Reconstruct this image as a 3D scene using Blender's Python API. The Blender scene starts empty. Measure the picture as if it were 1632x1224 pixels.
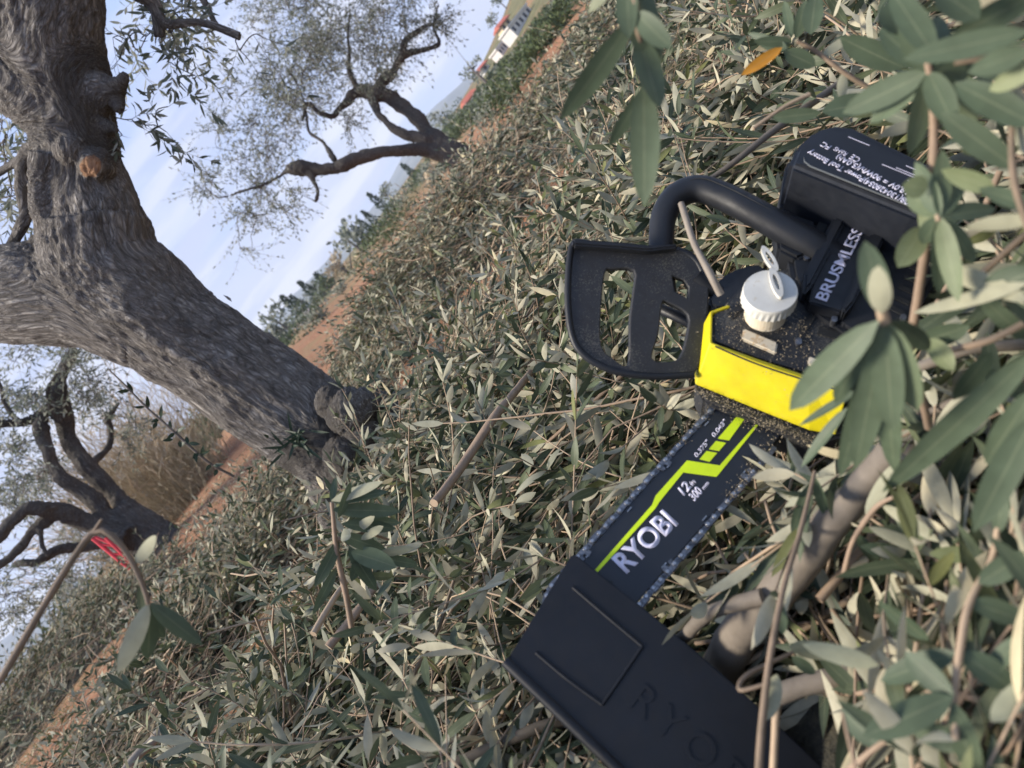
import bpy, bmesh, math, random
import numpy as np
from math import radians, sin, cos, pi
from mathutils import Vector, Matrix

random.seed(7)
rng = np.random.default_rng(11)
sc = bpy.context.scene
COL = sc.collection

# ------------------------------------------------------------------ camera
EYE = np.array([0.0, 0.0, 0.55])
FPX, CX, CY = 1225.0, 816.0, 612.0
PITCH, ROLL = radians(15), radians(52.3)
FW = np.array([0, cos(PITCH), -sin(PITCH)])
_U0 = np.array([0, sin(PITCH), cos(PITCH)])
_R0 = np.array([1.0, 0, 0])
RT = cos(ROLL) * _R0 - sin(ROLL) * _U0
UP = sin(ROLL) * _R0 + cos(ROLL) * _U0
cam_d = bpy.data.cameras.new("camera")
cam = bpy.data.objects.new("camera", cam_d)
COL.objects.link(cam)
cam_d.sensor_width = 36.0
cam_d.lens = 36.0 * FPX / 1632.0
cam_d.clip_start = 0.02
cam_d.clip_end = 20000
cam_d.dof.use_dof = True
cam_d.dof.focus_distance = 1.2
cam_d.dof.aperture_fstop = 7.2
_m = Matrix.Identity(4)
for i, v in enumerate((RT, UP, -FW)):
    for j in range(3):
        _m[j][i] = float(v[j])
_m.translation = Vector(EYE)
cam.matrix_world = _m
sc.camera = cam

# ------------------------------------------------------------------ world + sun
SUN_EL, SUN_AZ = radians(46), radians(-90)     # azimuth from +Y, negative = left
world = bpy.data.worlds.new("World")
sc.world = world
world.use_nodes = True
wn = world.node_tree.nodes
wl = world.node_tree.links
wn.clear()
w_out = wn.new("ShaderNodeOutputWorld")
w_bg = wn.new("ShaderNodeBackground")
w_sky = wn.new("ShaderNodeTexSky")
w_sky.sky_type = 'NISHITA'
w_sky.sun_disc = False
w_sky.sun_elevation = SUN_EL
w_sky.sun_rotation = SUN_AZ
w_sky.air_density = 1.0
w_sky.dust_density = 0.6
w_sky.ozone_density = 2.0
SKY = 0.15
w_tc = wn.new("ShaderNodeTexCoord")
w_map = wn.new("ShaderNodeMapping")
w_map.inputs['Scale'].default_value = (1.6, 1.6, 9.0)
w_map.inputs['Location'].default_value = (0.3, 0.1, 0.4)
w_noi = wn.new("ShaderNodeTexNoise")
w_noi.inputs['Scale'].default_value = 2.6
w_noi.inputs['Detail'].default_value = 7
w_noi.inputs['Roughness'].default_value = 0.52
w_rmp = wn.new("ShaderNodeValToRGB")
w_rmp.color_ramp.elements[0].position = 0.38
w_rmp.color_ramp.elements[0].color = (0.16, 0.16, 0.16, 1)
w_rmp.color_ramp.elements[1].position = 0.56
w_rmp.color_ramp.elements[1].color = (0.95, 0.95, 0.95, 1)
w_sep = wn.new("ShaderNodeSeparateXYZ")
w_lo = wn.new("ShaderNodeMapRange")          # clouds thin out with height
w_lo.inputs['From Min'].default_value = 0.02
w_lo.inputs['From Max'].default_value = 0.42
w_lo.inputs['To Min'].default_value = 1.0
w_lo.inputs['To Max'].default_value = 0.22
w_mul = wn.new("ShaderNodeMath")
w_mul.operation = 'MULTIPLY'
w_cn = wn.new("ShaderNodeTexNoise")
w_cn.inputs['Scale'].default_value = 3.4
w_cn.inputs['Detail'].default_value = 4
w_cc = wn.new("ShaderNodeValToRGB")          # cloud colour: lavender grey to warm white
w_cc.color_ramp.elements[0].position = 0.44
w_cc.color_ramp.elements[0].color = (2.1, 2.25, 2.9, 1)
w_cc.color_ramp.elements[1].position = 0.54
w_cc.color_ramp.elements[1].color = (3.05, 3.05, 3.3, 1)
w_mix = wn.new("ShaderNodeMix")
w_mix.data_type = 'RGBA'
wl.new(w_tc.outputs['Generated'], w_map.inputs['Vector'])
wl.new(w_map.outputs[0], w_noi.inputs['Vector'])
wl.new(w_map.outputs[0], w_cn.inputs['Vector'])
wl.new(w_tc.outputs['Generated'], w_sep.inputs[0])
wl.new(w_sep.outputs['Z'], w_lo.inputs['Value'])
wl.new(w_noi.outputs['Fac'], w_rmp.inputs['Fac'])
wl.new(w_rmp.outputs['Color'], w_mul.inputs[0])
wl.new(w_lo.outputs[0], w_mul.inputs[1])
wl.new(w_cn.outputs['Fac'], w_cc.inputs['Fac'])
wl.new(w_mul.outputs[0], w_mix.inputs[0])
wl.new(w_sky.outputs[0], w_mix.inputs[6])
wl.new(w_cc.outputs['Color'], w_mix.inputs[7])
wl.new(w_mix.outputs[2], w_bg.inputs['Color'])
w_min = wn.new("ShaderNodeVectorMath"); w_min.operation = 'MINIMUM'
w_min.inputs[1].default_value = (1.55, 2.05, 3.35)
wl.new(w_sky.outputs[0], w_min.inputs[0]); wl.new(w_min.outputs[0], w_mix.inputs[6])
w_bg.inputs['Strength'].default_value = SKY
wl.new(w_bg.outputs[0], w_out.inputs['Surface'])

sun_d = bpy.data.lights.new("sun", 'SUN')
sun_d.energy = 3.8
sun_d.angle = radians(16)
sun_d.color = (1.0, 0.90, 0.76)
sun = bpy.data.objects.new("sun", sun_d)
COL.objects.link(sun)
_sd = Vector((sin(SUN_AZ) * cos(SUN_EL), cos(SUN_AZ) * cos(SUN_EL), sin(SUN_EL)))
sun.rotation_euler = _sd.to_track_quat('Z', 'Y').to_euler()
sun.location = (-5, 3, 6)

sc.view_settings.view_transform = 'Standard'
sc.view_settings.look = 'None'
sc.view_settings.gamma = 1.0
sc.view_settings.exposure = 1.08
sc.cycles.max_bounces = 6
sc.cycles.diffuse_bounces = 3
sc.cycles.glossy_bounces = 2
sc.cycles.volume_bounces = 2
sc.cycles.transmission_bounces = 3
sc.cycles.transparent_max_bounces = 6
sc.cycles.use_denoising = True

# ------------------------------------------------------------------ helpers
def ray(x, y):
    return RT * ((x - CX) / FPX) + UP * ((CY - y) / FPX) + FW
def at(x, y, d):
    """point of the place seen in direction (x, y) of the photograph, d metres deep"""
    return EYE + ray(x, y) * d
def nz(v):
    v = np.asarray(v, float)
    return v / np.maximum(np.linalg.norm(v, axis=-1, keepdims=True), 1e-12)
def tag(o, label=None, cat=None, group=None, kind=None):
    if label: o['label'] = label
    if cat: o['category'] = cat
    if group: o['group'] = group
    if kind: o['kind'] = kind
    return o
def empty(name, loc, label=None, cat=None, group=None):
    o = bpy.data.objects.new(name, None)
    o.empty_display_size = 0.1
    COL.objects.link(o)
    o.location = Vector([float(c) for c in loc])
    return tag(o, label, cat, group)
def link(name, me, parent=None, mats=()):
    o = bpy.data.objects.new(name, me)
    COL.objects.link(o)
    for m in mats:
        me.materials.append(m)
    if parent is not None:
        o.parent = parent
        o.matrix_parent_inverse = Matrix.Translation(parent.location).inverted()
    return o

class Acc:
    """collects quads (numpy) and turns them into one mesh"""
    def __init__(s):
        s.V, s.F, s.M, s.A, s.B, s.n = [], [], [], [], [], 0
    def add(s, V, F, mat=0, lc=0.5, lu=0.0):
        V = np.asarray(V, np.float32).reshape(-1, 3)
        F = np.asarray(F, np.int64).reshape(-1, 4)
        s.V.append(V); s.F.append(F + s.n); s.n += len(V)
        s.M.append(np.full(len(F), mat, np.int32))
        s.A.append(np.broadcast_to(np.asarray(lc, np.float32), (len(V),)).copy())
        s.B.append(np.broadcast_to(np.asarray(lu, np.float32), (len(V),)).copy())
    def build(s, name, mats, parent=None, smooth=True):
        V = np.concatenate(s.V); F = np.concatenate(s.F)
        me = bpy.data.meshes.new(name)
        me.vertices.add(len(V)); me.vertices.foreach_set('co', V.ravel())
        me.loops.add(F.size); me.loops.foreach_set('vertex_index', F.ravel().astype(np.int32))
        me.polygons.add(len(F))
        me.polygons.foreach_set('loop_start', np.arange(0, F.size, 4, dtype=np.int32))
        me.polygons.foreach_set('material_index', np.concatenate(s.M))
        me.polygons.foreach_set('use_smooth', np.full(len(F), smooth))
        a = me.attributes.new('lc', 'FLOAT', 'POINT'); a.data.foreach_set('value', np.concatenate(s.A))
        a = me.attributes.new('lu', 'FLOAT', 'POINT'); a.data.foreach_set('value', np.concatenate(s.B))
        me.update(calc_edges=True)
        return link(name, me, parent, mats)

def leaves(acc, base, d, n, L, W, bend, lod=2, mat=0, lc=None, curl=0.18):
    """lanceolate leaves: base, direction, upper-side normal, length, width, droop"""
    base = np.asarray(base, float).reshape(-1, 3); N = len(base)
    if N == 0: return
    d = nz(np.asarray(d, float).reshape(-1, 3)); n = np.asarray(n, float).reshape(-1, 3)
    n = nz(n - d * (n * d).sum(1, keepdims=True)); s = np.cross(d, n)
    L = np.broadcast_to(L, (N,)); W = np.broadcast_to(W, (N,)); bend = np.broadcast_to(bend, (N,))
    if lc is None: lc = rng.random(N)
    lc = np.broadcast_to(lc, (N,))
    ns = {3: 8, 2: 6, 1: 3, 0: 2}[lod]
    t = np.linspace(0, 1, ns + 1)
    w = np.sin(pi * t ** 0.88) ** 0.72
    w[0] = 0.10; w[-1] = 0.02
    if lod == 3: w = np.sin(pi * t ** 0.95) ** 0.55; w[0] = 0.08; w[-1] = 0.03
    if lod == 0: w = np.array([0.25, 1.0, 0.1])
    if lod == 1: w = np.array([0.12, 0.95, 0.85, 0.05])
    ang = bend[:, None] * t[None, :]
    cx = (t[None, :] * np.sinc(ang / pi / 1.0 * 0.5)) * L[:, None]
    fwd = np.cos(ang * 0.5) * cx; drop = -np.sin(ang * 0.5) * cx
    C = base[:, None, :] + d[:, None, :] * fwd[..., None] + n[:, None, :] * drop[..., None]
    tw = (rng.random(N) - 0.5)[:, None] * t[None, :] * 1.2
    S = s[:, None, :] * np.cos(tw)[..., None] + n[:, None, :] * np.sin(tw)[..., None]
    hw = (W[:, None] * 0.5) * w[None, :]
    if lod >= 1:
        na = 3
        up = n[:, None, :] * (hw * (curl + 0.0))[..., None]
        V = np.stack([C - S * hw[..., None] + up, C, C + S * hw[..., None] + up], axis=2)
        lu = np.broadcast_to(np.array([-1, 0, 1.0])[None, None, :], (N, ns + 1, 3))
    else:
        na = 2
        V = np.stack([C - S * hw[..., None], C + S * hw[..., None]], axis=2)
        lu = np.broadcast_to(np.array([0.6, 0.6])[None, None, :], (N, ns + 1, 2))
    i = np.arange(ns)[:, None] * na + np.arange(na - 1)[None, :]
    f = np.stack([i, i + 1, i + na + 1, i + na], axis=-1).reshape(-1, 4)
    F = f[None] + (np.arange(N) * (ns + 1) * na)[:, None, None]
    acc.add(V, F, mat, np.repeat(lc, (ns + 1) * na), lu.reshape(-1))

def tubes(acc, P, R, sides=5, mat=1, lc=None, cap=False):
    """P (M,K,3) polylines, R (M,K) radii"""
    P = np.asarray(P, float); M, K, _ = P.shape
    R = np.broadcast_to(np.asarray(R, float), (M, K))
    T = np.gradient(P, axis=1); T = nz(T)
    ref = np.where(np.abs(T[:, :1, 2:3]) < 0.9, np.array([0, 0, 1.0]), np.array([1.0, 0, 0]))
    A = nz(np.cross(T, np.broadcast_to(ref, T.shape))); B = np.cross(T, A)
    th = np.arange(sides) * 2 * pi / sides
    V = P[:, :, None, :] + (A[:, :, None, :] * np.cos(th)[None, None, :, None] + B[:, :, None, :] * np.sin(th)[None, None, :, None]) * R[:, :, None, None]
    j = np.arange(sides); k = np.arange(K - 1)[:, None]
    f = np.stack([k * sides + j, k * sides + (j + 1) % sides, (k + 1) * sides + (j + 1) % sides, (k + 1) * sides + j], -1).reshape(-1, 4)
    F = f[None] + (np.arange(M) * K * sides)[:, None, None]
    if lc is None: lc = rng.random(M)
    acc.add(V, F, mat, np.repeat(np.broadcast_to(lc, (M,)), K * sides), 0.0)
    if cap:
        for kk in (0, K - 1):
            ctr = P[:, kk]; Vc = V[:, kk]
            VV = np.concatenate([Vc, ctr[:, None]], 1)
            f = np.stack([j, (j + 1) % sides, np.full(sides, sides), np.full(sides, sides)], -1)
            f = np.array([[a, b, sides, sides] for a, b in zip(j, (j + 1) % sides)])
            # quads need 4 distinct corners: pair two triangles
            q = np.array([[j[i], j[(i + 1) % sides], j[(i + 2) % sides], sides] for i in range(0, sides - 1, 2)])
            acc.add(VV, q[None] + (np.arange(M) * (sides + 1))[:, None, None], mat + 0, 0.95, 0.0)

def rand_dirs(n, tilt=0.35):
    a = rng.random(n) * 2 * pi
    z = rng.normal(0, tilt, n)
    return nz(np.stack([np.cos(a), np.sin(a), z], 1))

def sprigs(acc, root, d, L, K, leafL, leafW, lod=1, rad=0.0016, wob=0.25, stem=True, open_=0.75, skip=0.12, lcb=0.0, flip=0.25, droop=0.0, sides=4, cull=None, flat=1.0):
    """olive shoots: a wobbling stem with opposite leaf pairs and a leaf at the tip"""
    root = np.asarray(root, float).reshape(-1, 3); M = len(root)
    if M == 0: return
    d = nz(np.asarray(d, float).reshape(-1, 3)); L = np.broadcast_to(L, (M,)).astype(float)
    P = np.zeros((M, K + 1, 3)); P[:, 0] = root
    dd = d.copy(); D = np.zeros((M, K + 1, 3)); D[:, 0] = d
    curve = rng.normal(0, wob, (M, 3))
    for k in range(1, K + 1):
        dd = nz(dd + (curve + rng.normal(0, wob * 0.7, (M, 3))) / K * 1.6 + np.array([0, 0, -droop / K]))
        P[:, k] = P[:, k - 1] + dd * (L / K)[:, None]; D[:, k] = dd
    if cull is not None:
        keep = cull(P)
        P, D, L = P[keep], D[keep], L[keep]; M = len(P)
        if M == 0: return
    rr = rad * (0.8 + 0.5 * rng.random(M))[:, None] * np.linspace(1, 0.45, K + 1)[None, :]
    if stem: tubes(acc, P, rr, sides, 1)
    tone = np.clip(rng.normal(0.5 + lcb, 0.2, M), 0, 1)
    for k in range(1, K + 1):
        T = D[:, k]
        ref = nz(np.cross(T, nz(D[:, 0] * 0.3 + np.array([0.13, 0.31, 0.9]))))
        phi = (k % 2) * pi / 2 + rng.normal(0, 0.35, M)
        b = np.cross(T, ref)
        for sgn in (-1, 1):
            o = (ref * np.cos(phi)[:, None] + b * np.sin(phi)[:, None]) * sgn
            op = open_ + rng.normal(0, 0.22, M)
            ld = T * np.cos(op)[:, None] + o * np.sin(op)[:, None]
            ld[:, 2] *= flat
            nn = T * np.sin(op)[:, None] - o * np.cos(op)[:, None]
            nn = nn + rng.normal(0, 0.35, (M, 3))
            keep = rng.random(M) > skip
            fl = np.where(rng.random(M) < flip, -1.0, 1.0)
            nn = nn * fl[:, None]
            m = keep
            sz = (0.65 + 0.5 * rng.random(M)) * (1.0 - 0.35 * (k / K) ** 3)
            leaves(acc, P[m, k], ld[m], nn[m], (leafL * sz)[m], (leafW * (0.75 + 0.45 * rng.random(M)))[m], rng.normal(0.25, 0.45, M)[m] * fl[m], lod, 0,
                   np.clip(tone + rng.normal(0, 0.17, M), 0, 1)[m])
    nn = rng.normal(0, 1, (M, 3))
    leaves(acc, P[:, -1], D[:, -1], nn, leafL * 0.8, leafW, 0.2, lod, 0, tone)

# numpy gradient-free value noise, 3D
_perm = rng.random((64, 64, 64)).astype(np.float32)
def vnoise(p):
    p = np.asarray(p, float); i = np.floor(p).astype(int); f = p - i; f = f * f * (3 - 2 * f)
    r = 0
    for dx in (0, 1):
        for dy in (0, 1):
            for dz in (0, 1):
                w = (f[..., 0] if dx else 1 - f[..., 0]) * (f[..., 1] if dy else 1 - f[..., 1]) * (f[..., 2] if dz else 1 - f[..., 2])
                r = r + w * _perm[(i[..., 0] + dx) % 64, (i[..., 1] + dy) % 64, (i[..., 2] + dz) % 64]
    return r * 2 - 1
def fbm(p, o=4):
    p = np.asarray(p, float); r = 0; a = 1
    for k in range(o):
        r = r + a * vnoise(p * 2 ** k + k * 7.3); a *= 0.5
    return r

# ------------------------------------------------------------------ materials
def new_mat(name):
    m = bpy.data.materials.new(name); m.use_nodes = True
    nt = m.node_tree; nt.nodes.clear()
    out = nt.nodes.new("ShaderNodeOutputMaterial")
    b = nt.nodes.new("ShaderNodeBsdfPrincipled")
    nt.links.new(b.outputs[0], out.inputs['Surface'])
    return m, nt, b, out
def ramp(nt, fac, stops):
    r = nt.nodes.new("ShaderNodeValToRGB")
    e = r.color_ramp.elements
    while len(e) < len(stops): e.new(0.5)
    for k, (p, c) in enumerate(stops):
        e[k].position = p; e[k].color = (*c, 1)
    nt.links.new(fac, r.inputs['Fac'])
    return r.outputs['Color']
def noise(nt, scale, detail=4, rough=0.55, vec=None, dist=0.0):
    n = nt.nodes.new("ShaderNodeTexNoise")
    n.inputs['Scale'].default_value = scale; n.inputs['Detail'].default_value = detail
    n.inputs['Roughness'].default_value = rough; n.inputs['Distortion'].default_value = dist
    if vec is None:
        g = nt.nodes.new("ShaderNodeNewGeometry"); vec = g.outputs['Position']
    nt.links.new(vec, n.inputs['Vector'])
    return n.outputs['Fac']
def mixc(nt, fac, a, b):
    m = nt.nodes.new("ShaderNodeMix"); m.data_type = 'RGBA'
    for s, v in ((0, fac), (6, a), (7, b)):
        if isinstance(v, (int, float)): m.inputs[s].default_value = v
        elif isinstance(v, tuple): m.inputs[s].default_value = (*v, 1)
        else: nt.links.new(v, m.inputs[s])
    return m.outputs[2]
def bump(nt, b, h, strength=0.4, dist=0.002):
    n = nt.nodes.new("ShaderNodeBump")
    n.inputs['Strength'].default_value = strength; n.inputs['Distance'].default_value = dist
    nt.links.new(h, n.inputs['Height']); nt.links.new(n.outputs[0], b.inputs['Normal'])
def attr(nt, name):
    a = nt.nodes.new("ShaderNodeAttribute"); a.attribute_name = name
    return a
def math_(nt, op, a, b=0.0):
    m = nt.nodes.new("ShaderNodeMath"); m.operation = op
    for s, v in ((0, a), (1, b)):
        if isinstance(v, (int, float)): m.inputs[s].default_value = v
        else: nt.links.new(v, m.inputs[s])
    return m.outputs[0]

def leaf_mat(name, top, under, rough=0.52, trans=0.18):
    m, nt, b, out = new_mat(name)
    a = attr(nt, 'lc').outputs['Fac']; u = attr(nt, 'lu').outputs['Fac']
    g = nt.nodes.new("ShaderNodeNewGeometry")
    tc = ramp(nt, a, top); uc = ramp(nt, a, under)
    rib = math_(nt, 'LESS_THAN', math_(nt, 'ABSOLUTE', u), 0.06)
    tc = mixc(nt, math_(nt, 'MULTIPLY', rib, 0.22), tc, (0.30, 0.32, 0.20))
    uc = mixc(nt, math_(nt, 'MULTIPLY', rib, 0.2), uc, (0.42, 0.38, 0.24))
    col = mixc(nt, g.outputs['Backfacing'], tc, uc)
    n1 = noise(nt, 90, 3)
    mp = nt.nodes.new("ShaderNodeMapRange"); mp.inputs['To Min'].default_value = 0.72; mp.inputs['To Max'].default_value = 1.28
    nt.links.new(n1, mp.inputs['Value'])
    hsv = nt.nodes.new("ShaderNodeHueSaturation"); nt.links.new(col, hsv.inputs['Color']); nt.links.new(mp.outputs[0], hsv.inputs['Value'])
    col = hsv.outputs[0]
    nt.links.new(col, b.inputs['Base Color'])
    rgh = math_(nt, 'ADD', math_(nt, 'MULTIPLY', g.outputs['Backfacing'], 0.35), rough)
    nt.links.new(rgh, b.inputs['Roughness'])
    b.inputs['Specular IOR Level'].default_value = 0.28
    t = nt.nodes.new("ShaderNodeBsdfTranslucent"); nt.links.new(col, t.inputs['Color'])
    mx = nt.nodes.new("ShaderNodeMixShader"); mx.inputs[0].default_value = trans
    nt.links.new(b.outputs[0], mx.inputs[1]); nt.links.new(t.outputs[0], mx.inputs[2])
    nt.links.new(mx.outputs[0], out.inputs['Surface'])
    return m
TOP = [(0.0, (0.034, 0.050, 0.032)), (0.45, (0.066, 0.086, 0.050)), (0.8, (0.105, 0.125, 0.068)), (0.97, (0.17, 0.18, 0.07))]
UND = [(0.0, (0.22, 0.225, 0.165)), (0.5, (0.345, 0.335, 0.25)), (0.85, (0.49, 0.45, 0.33)), (1.0, (0.54, 0.47, 0.30))]
M_leaf = leaf_mat('olive_leaf', TOP, UND)
M_leaf_far = leaf_mat('olive_leaf_flare_pale', [(0, (0.09, 0.11, 0.09)), (1, (0.17, 0.20, 0.15))], [(0, (0.26, 0.28, 0.23)), (1, (0.40, 0.41, 0.34))], trans=0.42)  # leaf colour raised to carry the pale lens flare over the crowns
M_fleaf = leaf_mat('olive_leaf_close', [(0, (0.060, 0.085, 0.052)), (0.6, (0.110, 0.145, 0.088)), (1, (0.19, 0.22, 0.11))], [(0, (0.20, 0.23, 0.15)), (1, (0.38, 0.37, 0.26))], trans=0.22)
M_yleaf = leaf_mat('yellowed_leaf', [(0, (0.62, 0.22, 0.03)), (1, (0.55, 0.42, 0.05))], [(0, (0.6, 0.3, 0.05)), (1, (0.5, 0.45, 0.1))])
M_bush = leaf_mat('bush_leaf', [(0, (0.030, 0.050, 0.022)), (1, (0.085, 0.115, 0.045))], [(0, (0.06, 0.085, 0.04)), (1, (0.12, 0.15, 0.07))], trans=0.2)
M_cyp = leaf_mat('cypress_leaf', [(0, (0.018, 0.036, 0.022)), (1, (0.045, 0.075, 0.04))], [(0, (0.03, 0.05, 0.03)), (1, (0.06, 0.09, 0.05))], trans=0.1)
M_grass = leaf_mat('dry_grass', [(0, (0.25, 0.19, 0.12)), (1, (0.55, 0.46, 0.33))], [(0, (0.25, 0.19, 0.12)), (1, (0.55, 0.46, 0.33))], rough=0.7, trans=0.2)
M_ggrass = leaf_mat('green_grass', [(0, (0.06, 0.10, 0.03)), (1, (0.15, 0.19, 0.06))], [(0, (0.06, 0.10, 0.03)), (1, (0.15, 0.19, 0.06))], rough=0.7, trans=0.2)

def stick_mat(name, stops, scale=60, rough=0.75):
    m, nt, b, out = new_mat(name)
    a = attr(nt, 'lc').outputs['Fac']
    n1 = noise(nt, scale, 5)
    f = math_(nt, 'ADD', math_(nt, 'MULTIPLY', a, 0.6), math_(nt, 'MULTIPLY', n1, 0.5))
    nt.links.new(ramp(nt, f, stops), b.inputs['Base Color'])
    b.inputs['Roughness'].default_value = rough
    bump(nt, b, noise(nt, scale * 3, 4), 0.5, 0.001)
    return m
M_stem = stick_mat('olive_stem', [(0.15, (0.11, 0.085, 0.055)), (0.5, (0.27, 0.19, 0.13)), (0.9, (0.40, 0.30, 0.20))])
M_twig = stick_mat('tree_twig', [(0.1, (0.05, 0.042, 0.036)), (0.9, (0.13, 0.11, 0.095))], 30)
M_branch = stick_mat('smooth_branch_bark', [(0.15, (0.055, 0.045, 0.034)), (0.5, (0.15, 0.125, 0.098)), (0.9, (0.27, 0.23, 0.185))], 45)
M_cut = stick_mat('fresh_cut_wood', [(0.1, (0.45, 0.26, 0.13)), (0.9, (0.65, 0.42, 0.24))], 40)

def bark_mat(name, dark, mid, light):
    m, nt, b, out = new_mat(name)
    a = attr(nt, 'bk')
    v = a.outputs['Vector']
    n1 = noise(nt, 38, 6, 0.66, v, 0.9)
    n2 = noise(nt, 120, 5, 0.65, v, 0.5)
    vo = nt.nodes.new("ShaderNodeTexVoronoi"); vo.feature = 'DISTANCE_TO_EDGE'; vo.inputs['Scale'].default_value = 62
    nt.links.new(v, vo.inputs['Vector'])
    cr = math_(nt, 'MINIMUM', math_(nt, 'MULTIPLY', vo.outputs['Distance'], 4.0), 1.0)
    big = noise(nt, 3.2, 3)
    rd = math_(nt, 'MINIMUM', math_(nt, 'MULTIPLY', math_(nt, 'ABSOLUTE', math_(nt, 'SUBTRACT', noise(nt, 55, 4, 0.6, v, 0.8), 0.5)), 7.0), 1.0)
    cr = math_(nt, 'MINIMUM', cr, rd)
    f = math_(nt, 'MULTIPLY', math_(nt, 'ADD', math_(nt, 'MULTIPLY', n1, 0.6), math_(nt, 'MULTIPLY', n2, 0.5)), math_(nt, 'ADD', math_(nt, 'MULTIPLY', cr, 0.45), 0.55))
    c = ramp(nt, f, [(0.26, dark), (0.42, mid), (0.60, light)])
    c = mixc(nt, math_(nt, 'MULTIPLY', big, 0.5), c, (0.21, 0.185, 0.155))
    cut = attr(nt, 'cut').outputs['Fac']
    wood = ramp(nt, noise(nt, 60, 4), [(0.3, (0.24, 0.13, 0.08)), (0.7, (0.44, 0.26, 0.15))])
    c = mixc(nt, cut, c, wood)
    nt.links.new(c, b.inputs['Base Color'])
    b.inputs['Roughness'].default_value = 0.9
    b.inputs['Specular IOR Level'].default_value = 0.2
    h = math_(nt, 'ADD', math_(nt, 'MULTIPLY', f, 1.0), math_(nt, 'MULTIPLY', n2, 0.4))
    bump(nt, b, h, 1.0, 0.018)
    return m
M_bark = bark_mat('olive_bark', (0.036, 0.034, 0.035), (0.215, 0.200, 0.188), (0.46, 0.435, 0.405))

M_bark_dark = bark_mat('old_olive_bark', (0.016, 0.015, 0.016), (0.085, 0.078, 0.074), (0.20, 0.185, 0.17))

def soil_mat():
    m, nt, b, out = new_mat('red_soil')
    n1 = noise(nt, 0.9, 5); n2 = noise(nt, 14, 6, 0.65); n3 = noise(nt, 0.055, 4)
    n4 = noise(nt, 70, 5, 0.7)
    red = ramp(nt, n2, [(0.3, (0.165, 0.075, 0.043)), (0.5, (0.27, 0.135, 0.078)), (0.7, (0.38, 0.22, 0.13))])
    grassy = ramp(nt, n4, [(0.3, (0.10, 0.10, 0.045)), (0.6, (0.27, 0.21, 0.11))])
    f = ramp(nt, n1, [(0.48, (0, 0, 0)), (0.62, (0.85, 0.85, 0.85))])
    far = ramp(nt, n3, [(0.42, (0, 0, 0)), (0.58, (1, 1, 1))])
    ff = math_(nt, 'MULTIPLY', f, math_(nt, 'ADD', math_(nt, 'MULTIPLY', far, 0.7), 0.3))
    c = mixc(nt, ff, red, grassy)
    gp = nt.nodes.new("ShaderNodeNewGeometry"); ln = nt.nodes.new("ShaderNodeVectorMath"); ln.operation = 'LENGTH'
    nt.links.new(gp.outputs['Position'], ln.inputs[0])
    mr = nt.nodes.new("ShaderNodeMapRange"); mr.inputs['From Min'].default_value = 16; mr.inputs['From Max'].default_value = 42; nt.links.new(ln.outputs['Value'], mr.inputs['Value'])
    gm = ramp(nt, noise(nt, 0.16, 5, 0.65), [(0.40, (0.12, 0.12, 0.12)), (0.52, (0.95, 0.95, 0.95))])      # scrub takes over beyond the grove
    scr = ramp(nt, noise(nt, 1.6, 5, 0.7), [(0.35, (0.045, 0.06, 0.028)), (0.65, (0.17, 0.16, 0.08))])
    c = mixc(nt, math_(nt, 'MULTIPLY', mr.outputs[0], gm), c, scr)
    li = math_(nt, 'GREATER_THAN', noise(nt, 130, 2), 0.63)
    c = mixc(nt, math_(nt, 'MULTIPLY', li, 0.6), c, (0.22, 0.17, 0.11))
    nt.links.new(c, b.inputs['Base Color']); b.inputs['Roughness'].default_value = 0.95
    b.inputs['Specular IOR Level'].default_value = 0.15
    bump(nt, b, math_(nt, 'ADD', n2, math_(nt, 'MULTIPLY', n4, 0.4)), 0.8, 0.03)
    return m
M_soil = soil_mat()
def plain(name, col, rough=0.6, var=0.15, scale=8, bmp=0.0, metal=0.0, spec=0.4):
    m, nt, b, out = new_mat(name)
    lo = tuple(c * (1 - var) for c in col); hi = tuple(min(1, c * (1 + var)) for c in col)
    nt.links.new(ramp(nt, noise(nt, scale, 5), [(0.3, lo), (0.7, hi)]), b.inputs['Base Color'])
    b.inputs['Roughness'].default_value = rough; b.inputs['Metallic'].default_value = metal
    b.inputs['Specular IOR Level'].default_value = spec
    if bmp: bump(nt, b, noise(nt, scale * 6, 4), bmp, 0.001)
    return m

# ------------------------------------------------------------------ ground
def sstep(a, b, x):
    t = np.clip((np.asarray(x, float) - a) / (b - a), 0, 1)
    return t * t * (3 - 2 * t)
def ground_z(x, y):
    x = np.asarray(x, float); y = np.asarray(y, float); r = np.hypot(x, y)
    az = np.degrees(np.arctan2(x, y))
    z = 0.30 * sstep(-0.7, -3.0, x) * sstep(1.2, 3.8, y) * (1 - sstep(40, 90, r))
    q = np.stack([x, y, np.zeros_like(x)], -1)
    z = z + (0.022 * fbm(q * 1.7, 4) + 0.05 * vnoise(q * 0.35)) * sstep(0.8, 3, r) * (1 - sstep(60, 160, r))
    # far slopes: a low rise all round and a real hill at the right
    hill = sstep(45, 130, r) * np.exp(-((az - 33) / 11.5) ** 2) * 13.0
    z = z + hill + sstep(60, 170, r) * (0.8 + 0.9 * vnoise(q * 0.012) + 0.4 * vnoise(q * 0.05)) * 1.1
    z = z * (1 - sstep(400, 900, r)) - sstep(400, 900, r) * 4
    return z
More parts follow.
